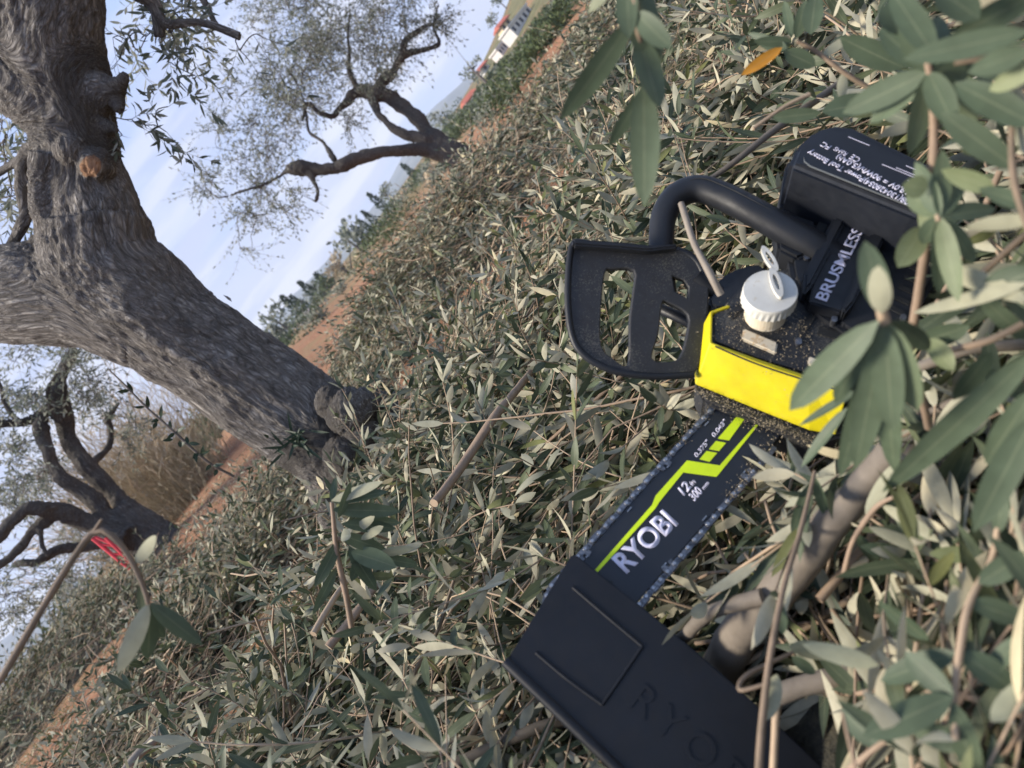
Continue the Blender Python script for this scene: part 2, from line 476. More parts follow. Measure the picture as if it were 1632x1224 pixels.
def build_ground():
    rs = np.concatenate([[0.0], np.geomspace(0.08, 5000, 230)])
    na = 420
    th = np.linspace(0, 2 * pi, na, endpoint=False)
    X = rs[:, None] * np.sin(th)[None]; Y = rs[:, None] * np.cos(th)[None]
    Z = ground_z(X, Y)
    V = np.stack([X, Y, Z], -1).reshape(-1, 3)
    i = np.arange(len(rs) - 1)[:, None] * na; j = np.arange(na)[None]
    F = np.stack([i + j, i + na + j, i + na + (j + 1) % na, i + (j + 1) % na], -1).reshape(-1, 4)
    F = F[:, ::-1] if False else F
    a = Acc(); a.add(V, F, 0)
    o = a.build('ground', [M_soil])
    tag(o, kind='structure')
    return o
build_ground()

MOUNDS = [  # x, y, height, sx, sy, rotation
    (0.56, 0.30, 0.20, 0.24, 0.34, 0.0),
    (0.45, 4.70, 0.33, 1.25, 0.75, 0.10),
    (-0.75, 4.30, 0.16, 0.8, 0.5, -0.2),
    (2.05, 4.5, 0.27, 1.0, 1.1, 0.2),
    (3.3, 4.2, 0.25, 1.3, 1.2, 0.2),
    (-3.75, 4.95, 0.27, 1.25, 0.55, 0.12),
    (-1.35, 3.35, 0.15, 0.75, 0.55, 0.3),
    (-1.75, 2.75, 0.12, 0.55, 0.45, 0.4),
]
def pile_t(x, y):
    """thickness of the cut brush on the ground"""
    x = np.asarray(x, float); y = np.asarray(y, float); r = np.hypot(x, y)
    az = np.degrees(np.arctan2(x, y))
    q = np.stack([x, y, np.zeros_like(x)], -1)
    rn = 2.45 + 1.6 * sstep(12, 24, az) - 0.5 * sstep(14, 30, -az)
    t = 0.13 * (1 - sstep(rn - 0.35, rn + 0.25, r + 0.25 * vnoise(q * 2.1)))
    for mx, my, h, sx, sy, ro in MOUNDS:
        dx, dy = x - mx, y - my
        u = dx * cos(ro) + dy * sin(ro); v = -dx * sin(ro) + dy * cos(ro)
        g = np.exp(-((u / sx) ** 2 + (v / sy) ** 2) ** 1.3)
        t = np.maximum(t, h * g * (1 + 0.25 * vnoise(q * 1.9)))
    t = t + 0.035 * vnoise(q * 3.3) * (t > 0.04)
    return np.maximum(t, 0)
def top_z(x, y):
    return ground_z(x, y) + pile_t(x, y)

def build_gap_shade():  # added core sheet: shade of the gaps put into a dark litter brown
    m, nt, b, out = new_mat('brush_gap_shade')
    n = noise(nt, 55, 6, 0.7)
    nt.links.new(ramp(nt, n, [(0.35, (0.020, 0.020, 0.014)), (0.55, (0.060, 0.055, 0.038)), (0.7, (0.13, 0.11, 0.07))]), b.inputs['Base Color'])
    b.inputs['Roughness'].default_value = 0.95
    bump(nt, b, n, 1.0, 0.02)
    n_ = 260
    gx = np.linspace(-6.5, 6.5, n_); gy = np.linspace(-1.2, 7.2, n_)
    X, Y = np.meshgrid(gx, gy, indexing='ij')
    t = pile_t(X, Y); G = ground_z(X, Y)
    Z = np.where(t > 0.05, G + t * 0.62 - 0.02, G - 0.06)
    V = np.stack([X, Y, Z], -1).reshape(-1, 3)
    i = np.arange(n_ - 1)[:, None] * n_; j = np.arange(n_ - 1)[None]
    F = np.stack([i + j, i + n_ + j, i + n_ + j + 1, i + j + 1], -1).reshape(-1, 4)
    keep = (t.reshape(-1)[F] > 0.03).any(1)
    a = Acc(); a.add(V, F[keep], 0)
    tag(a.build('brush_gap_shade', [m]), kind='stuff', label='added litter-brown dark sheet under the cut olive brush, painted shade for its gaps', cat='brush underlayer')
build_gap_shade()

# ------------------------------------------------------------------ saw frame (used below for the brush to keep clear of it)
N_C = np.array([-0.15, 0.50, 0.853]); N_C /= np.linalg.norm(N_C)
SN = N_C[0] * RT + N_C[1] * UP - N_C[2] * FW           # normal of the saw's left side, pointing out at us
SO = at(1076, 805, 0.70)
def pb(x, y, h=0.0, n=SN, o=None):
    o = SO if o is None else o
    r = ray(x, y)
    t = ((o + n * h - EYE) @ n) / (r @ n)
    return EYE + r * t
SA = nz(pb(1131, 743) - pb(1021, 868))                  # along the bar towards the body
SA = nz(SA - SN * (SA @ SN))
SW = np.cross(SN, SA)                                   # across the bar
if SW @ (pb(1034, 766) - SO) < 0: SW = -SW
def loc(a, w, h=0.0):
    return SO + SA * a + SW * w + SN * h

SAW_ZONE = np.array([(895, 375), (1035, 385), (1040, 280), (1180, 280), (1238, 195), (1370, 185), (1505, 245), (1510, 440), (1385, 640), (1348, 712), (1250, 735),
                     (1110, 965), (1365, 1250), (1300, 1500), (1000, 1400), (790, 1060), (890, 880), (1105, 650), (1095, 612), (905, 585)], float)
def in_zone(x, y):
    r = np.zeros(x.shape, bool); n = len(SAW_ZONE); j = n - 1
    for i in range(n):
        xi, yi = SAW_ZONE[i]; xj, yj = SAW_ZONE[j]
        r ^= ((yi > y) != (yj > y)) & (x < (xj - xi) * (y - yi) / (yj - yi + 1e-9) + xi); j = i
    return r
def cull_saw(P):
    """brush stays under the saw and out of the photographer's lap"""
    E_ = P - EYE; dep = E_ @ FW; d = np.linalg.norm(E_, axis=-1)
    sd = np.maximum(dep, 0.01)
    px = CX + (E_ @ RT) / sd * FPX; py = CY - (E_ @ UP) / sd * FPX
    h = (P - SO) @ SN
    block = in_zone(px, py) & (h > -0.040) & (dep > 0)
    near = (d < 0.36) & (dep > 0)
    zc = (P[..., 2] > EYE[2] - 0.15) & (d < 1.0)
    return ~((block | near | zc).any(1))

def scatter(n, r0, r1, az0, az1, p=0.4):
    u = rng.random(n); r = (r0 ** p + u * (r1 ** p - r0 ** p)) ** (1 / p)
    az = np.radians(az0 + (az1 - az0) * rng.random(n))
    return r * np.sin(az), r * np.cos(az)

def brush(name, label, n, r0, r1, az0, az1, lod, leafL, leafW, K, L, depth, p=0.6, rad=0.0016, minT=0.04, sides=4, flow=None, region=None, tilt=0.28):
    x, y = scatter(n, r0, r1, az0, az1, p)
    t = pile_t(x, y)
    k = t > minT
    if region is not None: k &= region(x, y)
    x, y, t = x[k], y[k], t[k]
    dz = rng.random(len(x)) ** 1.3 * np.minimum(depth, t)
    z = ground_z(x, y) + t - dz + 0.01
    root = np.stack([x, y, z], 1)
    d = rand_dirs(len(x), tilt)
    an = 2 * pi * (0.15 + 0.75 * vnoise(np.stack([x * 1.3, y * 1.3, 0 * x + 4], -1)))
    lay = rng.random(len(x)) < 0.72          # most shoots of a heap were thrown down the same way
    d = nz(d + np.stack([np.cos(an), np.sin(an), 0 * an], 1) * np.where(lay, 1.7, 0.0)[:, None])
    d[:, 2] = np.where(z < 0.03, np.abs(d[:, 2]), d[:, 2])
    a = Acc()
    sprigs(a, root, d, L * (0.6 + 0.8 * rng.random(len(x))), K, leafL, leafW, lod, rad, 0.4, cull=cull_saw, sides=sides, flip=(0.38 if lod == 0 else 0.5), skip=0.15, open_=0.55, flat=0.6)
    # loose bare twigs
    m = rng.random(len(x)) < 0.22
    rt = root[m]; M = len(rt)
    if M:
        dd = rand_dirs(M, tilt * 0.7); Kt = 7
        P = np.zeros((M, Kt, 3)); P[:, 0] = rt + np.array([0, 0, 0.004])
        for q in range(1, Kt):
            dd = nz(dd + rng.normal(0, 0.16, (M, 3)))
            P[:, q] = P[:, q - 1] + dd * L * 1.5 / Kt
        P = P[cull_saw(P)]
        tubes(a, P, rad * (0.8 + 2.0 * rng.random(len(P)) ** 3)[:, None] * np.linspace(1, .5, Kt)[None], sides, 1)
    o = a.build(name, [M_leaf, M_stem])
    return tag(o, kind='stuff', label=label, cat='olive brush')

brush('cut_olive_brush', 'near layer of cut olive shoots under the saw with green and silver leaves', 4700, 0.18, 1.7, -75, 75, 2, 0.060, 0.0100, 10, 0.27, 0.11, p=1.25, sides=5)
brush('cut_olive_brush', 'cut olive shoots between the saw and the big trunk', 8200, 1.55, 3.2, -50, 52, 1, 0.056, 0.0094, 10, 0.29, 0.12, p=1.4, rad=0.0017)
brush('olive_brush_heap', 'heaped grey green olive brush behind the big trunk', 9000, 3.0, 7.0, -22, 13.5, 0, 0.052, 0.0110, 8, 0.27, 0.14, p=1.5, rad=0.0017, sides=3)
brush('olive_brush_heap', 'pale olive brush heap on the right towards the white houses', 7500, 3.0, 7.0, 13.5, 52, 0, 0.052, 0.0110, 8, 0.27, 0.14, p=1.5, rad=0.0017, sides=3)
brush('olive_brush_heap', 'grey olive brush row at the left edge beyond the strip of red soil', 6000, 3.0, 7.0, -50, -22, 0, 0.052, 0.0110, 8, 0.27, 0.14, p=1.5, rad=0.0017, sides=3)

# ------------------------------------------------------------------ trees
def chain(pts, n=40, wig=0.0):
    """(px, py, r_px, depth) control points -> smooth world polyline and radii"""
    W = np.array([at(x, y, d) for x, y, r, d in pts]); R = np.array([r * d / FPX for x, y, r, d in pts])
    s = np.concatenate([[0], np.cumsum(np.linalg.norm(np.diff(W, axis=0), axis=1))]); s /= s[-1]
    t = np.linspace(0, 1, n)
    # catmull-rom style through the points
    P = np.zeros((n, 3)); Q = np.zeros(n)
    for k, tt in enumerate(t):
        i = min(max(np.searchsorted(s, tt) - 1, 0), len(s) - 2)
        f = (tt - s[i]) / (s[i + 1] - s[i] + 1e-9)
        i0, i3 = max(i - 1, 0), min(i + 2, len(s) - 1)
        p0, p1, p2, p3 = W[i0], W[i], W[i + 1], W[i3]
        P[k] = 0.5 * ((2 * p1) + (-p0 + p2) * f + (2 * p0 - 5 * p1 + 4 * p2 - p3) * f * f + (-p0 + 3 * p1 - 3 * p2 + p3) * f ** 3)
        Q[k] = R[i] * (1 - f) + R[i + 1] * f
    if wig: P = P + fbm(P * 4.0 + np.array([1, 2, 3]), 2)[:, None] * wig * rng.normal(0, 1, 3)
    return P, Q

def bark_object(name, chains, parent, voxel, rough=0.10, balls=(), cuts=(), detail=1.0, mat=None):
    """limbs merged by a voxel remesh, then roughened along the grain"""
    bm = bmesh.new()
    for P, R in chains:
        sides = 14; prev = None
        T = nz(np.gradient(P, axis=0)); ref = np.array([0.3, 0.9, 0.2])
        ring0 = None
        for k in range(len(P)):
            A = nz(np.cross(T[k], ref)); B = np.cross(T[k], A)
            ring = [bm.verts.new(P[k] + (A * cos(2 * pi * j / sides) + B * sin(2 * pi * j / sides)) * R[k]) for j in range(sides)]
            if prev:
                for j in range(sides): bm.faces.new((prev[j], prev[(j + 1) % sides], ring[(j + 1) % sides], ring[j]))
            else: bm.faces.new(ring[::-1])
            prev = ring
        bm.faces.new(prev)
    for (c, r) in balls:
        res = bmesh.ops.create_icosphere(bm, subdivisions=3, radius=r)
        for v in res['verts']: v.co = v.co + Vector(c)
    bmesh.ops.recalc_face_normals(bm, faces=bm.faces)
    me = bpy.data.meshes.new(name); bm.to_mesh(me); bm.free()
    tmp = bpy.data.objects.new('tmp', me); COL.objects.link(tmp)
    md = tmp.modifiers.new('r', 'REMESH'); md.mode = 'VOXEL'; md.voxel_size = voxel; md.use_smooth_shade = True
    dg = bpy.context.evaluated_depsgraph_get()
    me2 = bpy.data.meshes.new_from_object(tmp.evaluated_get(dg))
    bpy.data.objects.remove(tmp)
    n = len(me2.vertices)
    co = np.empty(n * 3, np.float32); me2.vertices.foreach_get('co', co); co = co.reshape(-1, 3).astype(float)
    no = np.empty(n * 3, np.float32); me2.vertices.foreach_get('normal', no); no = no.reshape(-1, 3).astype(float)
    # nearest skeleton sample gives the grain direction, blended over the neighbours
    SP = np.concatenate([P for P, R in chains]); SR = np.concatenate([R for P, R in chains]); ST = np.concatenate([nz(np.gradient(P, axis=0)) for P, R in chains])
    SS = np.concatenate([np.concatenate([[0], np.cumsum(np.linalg.norm(np.diff(P, axis=0), axis=1))]) + 3.7 * i for i, (P, R) in enumerate(chains)])
    bk = np.zeros((n, 3)); rad = np.zeros(n)
    for s0 in range(0, n, 4000):
        c = co[s0:s0 + 4000]
        D = np.linalg.norm(c[:, None] - SP[None], axis=2) - SR[None] * 0.6
        i = D.argmin(1); w = np.exp(-(D - D.min(1, keepdims=True)) / (voxel * 3)); w /= w.sum(1, keepdims=True)
        t = nz(w @ ST)
        q = c - SP.mean(0)
        al = (q * t).sum(1, keepdims=True)
        bk[s0:s0 + 4000] = q - t * al * 0.74
        rad[s0:s0 + 4000] = SR[i]
    wb = bk + 0.007 * np.stack([fbm(co * 14, 2), fbm(co * 14 + 31, 2), fbm(co * 14 + 57, 2)], -1)
    h = 0.40 * (1 - 1.6 * np.abs(fbm(wb * 42, 2))) + 0.25 * fbm(co * 9, 3) + 0.45 * (1 - 1.6 * np.abs(vnoise(wb * 80))) + 0.25 * vnoise(wb * 150)
    amp = np.minimum(rad * rough, 0.0075 * detail)
    co = co + no * ((h - 0.6) * amp)[:, None] + no * (fbm(co * 4.2, 3) * rad * 0.13)[:, None]
    cut = np.zeros(n)
    for c, r, ax in cuts:
        d = co - np.array(c); cut = np.maximum(cut, (np.linalg.norm(d / np.array(r), axis=1) + 0.15 * vnoise(co * 60) < 1) * 1.0)
    me2.vertices.foreach_set('co', co.astype(np.float32).ravel())
    a = me2.attributes.new('bk', 'FLOAT_VECTOR', 'POINT'); a.data.foreach_set('vector', bk.astype(np.float32).ravel())
    a = me2.attributes.new('cut', 'FLOAT', 'POINT'); a.data.foreach_set('value', cut.astype(np.float32))
    me2.update()
    for p in me2.polygons: break
    me2.polygons.foreach_set('use_smooth', np.ones(len(me2.polygons), bool))
    return link(name, me2, parent, [mat or M_bark])

def crown(parent, seeds, targets, twig_r, leafL, leafW, lod, K=9, sprL=0.35, per=2, droop=0.15, mat=None, seed_r=0.012, stepL=0.25, spread=0.9):
    """twigs grow from the limbs to points through the crown's volume; leafy shoots leave their ends"""
    nodes = [np.array(s) for s in seeds]; par = [np.zeros(3)] * len(nodes)
    N = np.array(nodes)
    order = np.argsort([np.linalg.norm(N - t, axis=1).min() for t in targets])
    paths, rads, ends, edirs = [], [], [], []
    Kp = 7
    for o in order:
        t = targets[o]
        dd = np.linalg.norm(N - t, axis=1) + 0.15 * rng.random(len(N)) * np.linalg.norm(N - t, axis=1); i = dd.argmin()
        a = N[i]; v = t - a; L = np.linalg.norm(v)
        if L < 0.03: continue
        s = np.linspace(0, 1, Kp)[:, None]
        off = rng.normal(0, 0.16 * L, 3)
        P = a + v * s + off * np.sin(pi * s) + np.array([0, 0, 1.0]) * 0.10 * L * np.sin(pi * s) + rng.normal(0, 0.025 * L, (Kp, 3)) * np.sin(pi * s)
        paths.append(P); rads.append(np.linspace(min(seed_r, twig_r + L * 0.006), twig_r, Kp))
        ends.append(P[-1]); edirs.append(nz(P[-1] - P[-3])[None][0])
        N = np.concatenate([N, P[2::2]])
    if len(paths) < 100:
        for P, r in zip(paths, rads):
            a = Acc(); tubes(a, P[None], r[None], 5, 0); a.build('twig', [M_twig], parent)
    else:
        a = Acc(); tubes(a, np.array(paths), np.array(rads), 4, 0)
        tag(a.build('twigs', [M_twig], parent), kind='stuff')
    ends = np.array(ends); edirs = np.array(edirs)
    root = np.repeat(ends, per, 0); dr = np.repeat(edirs, per, 0)
    dr = nz(dr + rng.normal(0, spread, dr.shape))
    # also shoots along the paths
    mid = np.array(paths)[:, 3]; root = np.concatenate([root, mid]); dr = np.concatenate([dr, nz(edirs + rng.normal(0, 0.8, edirs.shape))])
    b = Acc()
    sprigs(b, root, dr, sprL * (0.5 + rng.random(len(root))), K, leafL, leafW, lod, twig_r * 0.55, 0.35, droop=droop, sides=3, flip=0.3, skip=0.12)
    b.build('leaves', [mat or M_leaf_far, M_twig], parent)

def cloud(specs, n):
    """random points in ellipsoid clumps given as (px, py, r_px, depth, depth_half)"""
    out = []
    w = np.array([s[2] ** 2 for s in specs], float); w /= w.sum()
    for s, c in zip(specs, rng.multinomial(n, w)):
        px, py, r, d, dh = s
        m = max(2, c // 7)                                  # shoots stand in clumps with sky between
        ctr = nz(rng.normal(0, 1, (m, 3))) * (rng.random((m, 1)) ** 0.4)
        u = ctr[rng.integers(0, m, c)] + rng.normal(0, 0.13, (c, 3))
        for k in range(c):
            out.append(at(px + u[k, 0] * r, py + u[k, 1] * r, d + u[k, 2] * dh))
    return np.array(out)

# --- the big near trunk
main_base = at(600, 745, 2.45); main_base[2] = float(ground_z(main_base[0], main_base[1]))
T1 = empty('olive_tree', main_base, 'thick leaning olive trunk close by, forking at the upper left of the photo', 'olive tree', 'olive trees of the grove')
ch = [
    chain([(650, 790, 118, 2.50), (592, 742, 98, 2.47), (545, 712, 84, 2.45), (478, 665, 79, 2.43), (385, 602, 79, 2.40), (300, 545, 76, 2.38), (228, 490, 88, 2.36), (165, 425, 92, 2.34), (150, 350, 82, 2.32)], 60),
    chain([(165, 425, 86, 2.34), (152, 345, 76, 2.32), (128, 262, 62, 2.30), (112, 190, 68, 2.29), (98, 120, 76, 2.28), (82, 50, 82, 2.26), (72, -40, 84, 2.24), (60, -160, 80, 2.2)], 50),
    chain([(250, 520, 76, 2.36), (165, 478, 84, 2.36), (90, 466, 84, 2.38), (10, 466, 84, 2.41), (-90, 470, 82, 2.45), (-220, 480, 80, 2.5)], 50),
    chain([(100, 200, 50, 2.27), (60, 170, 46, 2.24), (20, 130, 50, 2.26), (-20, 60, 50, 2.3), (-50, -60, 50, 2.3)], 26),     # gnarled left shoulder
    chain([(120, 380, 30, 2.28), (82, 350, 26, 2.24), (68, 300, 20, 2.22), (78, 250, 30, 2.22)], 16),
    chain([(140, 150, 40, 2.26), (172, 145, 28, 2.24), (192, 132, 13, 2.22), (201, 116, 6, 2.22)], 12),
    chain([(160, 150, 24, 2.25), (185, 155, 14, 2.24), (190, 178, 8, 2.23)], 8),
    chain([(160, 200, 20, 2.26), (180, 204, 7, 2.25), (188, 210, 4, 2.25)], 8),
    chain([(560, 690, 60, 2.40), (620, 665, 44, 2.42), (690, 690, 26, 2.5)], 14),        # root flare on the far side
    chain([(520, 720, 60, 2.40), (530, 800, 38, 2.42), (555, 860, 24, 2.45)], 14),
]
balls = [(at(556, 655, 2.27), 0.070), (at(526, 640, 2.27), 0.050), (at(575, 690, 2.28), 0.05), (at(588, 640, 2.33), 0.05), (at(150, 262, 2.22), 0.055), (at(115, 240, 2.2), 0.05), (at(60, 385, 2.32), 0.03), (at(545, 725, 2.27), 0.055)]
cuts = [(at(143, 265, 2.17), (0.034, 0.05, 0.026), 0)]
bark_object('trunk', ch, T1, 0.0055, 0.17, balls, cuts, 1.15)
# flakes of bark standing proud along the edge
def flakes(lst):
    for x, y, dx, dy, L, W in lst:
        fa = Acc(); p = at(x, y, 2.36); q = at(x + dx, y + dy, 2.36)
        leaves(fa, [p], [q - p], [np.cross(q - p, FW)], L, W, 0.3, 1, 0, 0.4)
        fa.build('bark_flake', [M_twig], T1)
flakes([(196, 280, 14, 16, .03, .02), (225, 345, 12, 14, .03, .02), (240, 350, 4, 20, .03, .015), (355, 470, 18, 10, .035, .02), (425, 535, 14, 12, .03, .025), (470, 565, 16, 8, .03, .02),
        (280, 440, 14, 9, .03, .02), (250, 395, 10, 13, .03, .018), (330, 462, 14, 8, .025, .02), (178, 235, 8, 14, .03, .02), (500, 585, 16, 8, .03, .02)])
# leafy boughs of this tree: top middle and behind the fork at the left
seeds = [at(170, 20, 2.3)]
P1, R1 = chain([(150, -60, 20, 2.3), (215, -15, 15, 2.35), (248, 10, 13, 2.38), (255, 60, 9, 2.4)], 14)
P2, R2 = chain([(248, 12, 12, 2.38), (262, 38, 8, 2.38), (320, 36, 7.5, 2.4), (384, 58, 8, 2.42)], 14)
P3, R3 = chain([(300, -40, 8, 2.5), (330, 10, 6, 2.5), (345, 40, 5, 2.5), (372, 58, 3, 2.5)], 12)
P4, R4 = chain([(100, 232, 12, 2.25), (45, 240, 12, 2.3), (35, 300, 12, 2.34), (42, 340, 11, 2.36), (20, 390, 10, 2.4), (4, 440, 8, 2.42)], 18)
P5, R5 = chain([(60, 235, 9, 2.28), (20, 262, 7, 2.33), (-20, 285, 7, 2.36)], 8)
P6, R6 = chain([(40, 285, 6, 2.33), (60, 300, 4.5, 2.33), (90, 312, 4, 2.3)], 8)
bark_object('limb', [(P1, R1), (P2, R2), (P3, R3)], T1, 0.005, 0.2, detail=0.5)
bark_object('limb', [(P4, R4), (P5, R5), (P6, R6)], T1, 0.005, 0.2, detail=0.5)
tg = cloud([(215, 60, 45, 2.5, .15), (265, 70, 45, 2.5, .2), (300, 20, 50, 2.6, .25), (220, 10, 40, 2.5, .2), (330, 60, 20, 2.5, .1)], 44)
tg = np.concatenate([tg, [at(*q) for q in [(210, 190, 2.3), (235, 200, 2.3), (265, 210, 2.32), (300, 145, 2.35), (268, 170, 2.3), (195, 215, 2.25), (400, 100, 2.5), (420, 60, 2.5), (310, 120, 2.4), (180, 60, 2.4), (190, 95, 2.4)]]])
crown(T1, list(P1[4:]) + list(P2[::2]) + list(P3[::2]) + [at(175, 185, 2.25)], tg, 0.0016, 0.052, 0.0105, 1, K=6, sprL=0.16, per=1, droop=0.5, stepL=.1)
tg = cloud([(30, 250, 50, 2.5, .2), (25, 330, 50, 2.5, .2), (20, 400, 30, 2.6, .2), (70, 330, 22, 2.5, .1), (0, 200, 40, 2.6, .2)], 62)
crown(T1, list(P4[::2]) + list(P5) + list(P6), tg, 0.0016, 0.052, 0.0105, 1, K=6, sprL=0.17, per=1, droop=0.4)

# --- the second tree, beyond the heap
def tree(base, label, limbs, crowns, n, voxel, leafL, leafW, lod, K, sprL, twig_r, per=2, seed_r=0.02, spread=0.9):
    b = np.array(base)
    t = empty('olive_tree', (b[0], b[1], float(ground_z(b[0], b[1]))), label, 'olive tree', 'olive trees of the grove')
    cs = [chain(l, 26) for l in limbs]
    cs = [cs[0]] + [(P + np.stack([fbm(P * 3.1 + o_, 3) for o_ in (5, 23, 41)], -1) * 0.035, R * 0.86 * (1 + 0.22 * fbm(P * 7, 2))) for P, R in cs[1:]]
    bark_object('trunk', cs, t, voxel, 0.30, detail=2.6, mat=M_bark_dark)
    seeds = []
    for P, R in cs[1:]: seeds += [p for p, r in zip(P[6:], R[6:])]
    crown(t, seeds, cloud(crowns, n), twig_r, leafL, leafW, lod, K, sprL, per, 0.3, seed_r=seed_r, spread=spread)
    return t
D2 = 9.5
tree(at(760, 280, D2), 'olive tree with two twisted limbs and airy grey crown, upper middle of the photo', [
    [(800, 300, 34, D2), (755, 276, 27, D2), (728, 250, 24, D2), (708, 236, 20, D2)],
    [(715, 250, 22, D2), (673, 241, 13, D2 - .1), (625, 238, 11.5, D2 - .3), (579, 245, 11.5, D2 - .4), (546, 261, 12, D2 - .5), (513, 270, 13, D2 - .5), (485, 270, 16, D2 - .5), (460, 274, 10, D2 - .5)],
    [(722, 245, 22, D2), (710, 234, 18, D2), (677, 204, 13.5, D2 + .1), (652, 174, 12.5, D2 + .2), (632, 157, 13, D2 + .3), (603, 149, 15, D2 + .3), (571, 146, 10, D2 + .3)],
    [(700, 230, 12, D2), (655, 216, 9.5, D2 - .1), (632, 208, 8, D2 - .1), (610, 188, 7, D2), (597, 166, 8, D2 + .2), (590, 152, 8, D2 + .3)],
    [(600, 145, 13, D2 + .3), (615, 122, 9, D2 + .3), (638, 95, 8, D2 + .4), (668, 82, 6, D2 + .4), (697, 72, 4, D2 + .4), (690, 45, 3, D2 + .4), (697, 10, 2.5, D2 + .5)],
    [(638, 98, 6, D2 + .3), (655, 60, 5, D2 + .4), (675, 42, 4.5, D2 + .4), (690, 38, 3.5, D2 + .4)],
    [(565, 150, 9, D2 + .3), (548, 168, 7, D2 + .2), (535, 185, 6.5, D2 + .1), (515, 182, 5, D2), (490, 165, 4, D2), (480, 190, 3.5, D2)],
    [(570, 145, 7, D2 + .3), (560, 110, 4, D2 + .3), (552, 60, 3.5, D2 + .3), (556, 20, 3, D2 + .3)],
    [(535, 255, 6, D2 - .4), (515, 232, 4.5, D2 - .3), (495, 210, 4, D2 - .2), (480, 160, 3, D2), (460, 110, 3, D2)],
    [(490, 275, 7, D2 - .5), (505, 300, 4, D2 - .5), (500, 322, 3, D2 - .5)],
    [(470, 270, 6, D2 - .5), (440, 285, 3.5, D2 - .5), (400, 300, 3, D2 - .6), (350, 310, 2.5, D2 - .6)],
], [(470, 60, 75, D2, .9), (550, 60, 85, D2, 1.0), (620, 60, 65, D2 + .3, .8), (680, 40, 40, D2 + .4, .5), (420, 140, 75, D2, .8), (500, 140, 65, D2 + .2, .9), (380, 220, 50, D2 - .2, .6),
    (450, 210, 65, D2 - .2, .8), (410, 300, 50, D2 - .4, .6), (370, 350, 40, D2 - .4, .4), (470, 320, 35, D2 - .4, .4), (330, 300, 40, D2 - .5, .4), (590, 100, 40, D2, .5), (470, -20, 80, D2, .9), (620, -30, 70, D2, .8), (540, 180, 30, D2, .5), (385, 390, 22, D2 - .4, .3)],
    640, 0.022, 0.062, 0.0150, 0, 6, 0.34, 0.0030, per=2, seed_r=0.014)
D3 = 6.2
tree(at(262, 875, D3), 'old olive tree with a dark split trunk and many low limbs, left', [
    [(300, 900, 46, D3), (248, 868, 36, D3), (215, 835, 30, D3), (190, 808, 22, D3)],
    [(225, 850, 24, D3), (180, 790, 18, D3 + .1), (140, 745, 17, D3 + .1), (112, 700, 16, D3 + .2), (98, 660, 16, D3 + .2), (90, 625, 17, D3 + .2), (100, 590, 12, D3 + .3), (120, 560, 9, D3 + .3)],
    [(215, 850, 24, D3 - .1), (165, 825, 17, D3 - .1), (125, 790, 16, D3 - .1), (90, 750, 14, D3 - .1), (75, 715, 13, D3 - .1), (65, 680, 15, D3), (68, 665, 10, D3)],
    [(210, 860, 24, D3 - .2), (150, 840, 16, D3 - .2), (95, 820, 15, D3 - .3), (45, 808, 14, D3 - .4), (15, 835, 12, D3 - .5), (-25, 870, 12, D3 - .6)],
    [(80, 822, 11, D3 - .3), (45, 850, 10, D3 - .4), (10, 890, 10, D3 - .5), (-30, 920, 10, D3 - .6)],
    [(190, 850, 18, D3 + .2), (135, 868, 10, D3 + .2), (90, 880, 10, D3 + .1), (60, 900, 7, D3), (20, 905, 5, D3)],
    [(95, 640, 14, D3 + .2), (65, 660, 10, D3 + .2), (35, 675, 8, D3 + .1), (-10, 680, 8, D3)],
    [(100, 670, 8, D3 + .1), (78, 655, 6, D3), (72, 630, 4, D3), (90, 600, 3, D3)],
    [(60, 845, 7, D3 - .4), (60, 870, 5, D3 - .4), (75, 890, 4, D3 - .4)],
    [(38, 678, 5, D3), (15, 650, 4.5, D3), (5, 620, 4, D3), (-5, 600, 3, D3)],
    [(140, 745, 7, D3 + .3), (165, 720, 7, D3 + .6), (172, 690, 6, D3 + .7), (170, 670, 6, D3 + .7), (190, 640, 3, D3 + .8)],
], [(40, 590, 55, D3, .6), (110, 580, 45, D3 + .2, .5), (20, 660, 45, D3, .5), (120, 640, 40, D3 + .3, .4), (30, 740, 45, D3, .5), (170, 640, 35, D3 + .8, .4), (200, 690, 34, D3 + .8, .4), (40, 930, 36, D3, .4), (0, 790, 40, D3 + .3, .4), (100, 915, 30, D3 + .3, .3), (20, 980, 30, D3, .3), (150, 600, 25, D3 + .2, .3), (60, 770, 40, D3 + 1.5, .5), (130, 850, 40, D3 + 1.8, .4)],
    420, 0.016, 0.058, 0.0135, 0, 6, 0.28, 0.0024, per=1, seed_r=0.010)

# ------------------------------------------------------------------ the saw
def plastic(name, col, rough=0.5, dust=0.0, dustcol=(0.30, 0.26, 0.19), spec=0.5, scale=260, thr=0.62):
    m, nt, b, out = new_mat(name)
    lo = tuple(c * 0.82 for c in col); hi = tuple(min(1, c * 1.15) for c in col)
    c = ramp(nt, noise(nt, 25, 5), [(0.3, lo), (0.7, hi)])
    if dust:
        fine = noise(nt, scale, 4, 0.7); big = noise(nt, 22, 4, 0.6)
        f = math_(nt, 'GREATER_THAN', math_(nt, 'ADD', math_(nt, 'MULTIPLY', fine, 0.7), math_(nt, 'MULTIPLY', big, 0.35)), thr)
        c = mixc(nt, math_(nt, 'MULTIPLY', f, dust), c, dustcol)
    nt.links.new(c, b.inputs['Base Color'])
    nt.links.new(ramp(nt, noise(nt, 120, 4), [(0.3, (rough * 0.85,) * 3), (0.7, (min(1, rough * 1.2),) * 3)]), b.inputs['Roughness'])
    b.inputs['Specular IOR Level'].default_value = spec
    bump(nt, b, noise(nt, 900, 3), 0.12, 0.0003)
    return m
M_blk = plastic('black_plastic', (0.010, 0.0115, 0.015), 0.5, 0.2, (0.2, 0.18, 0.14), thr=0.72, spec=0.4)
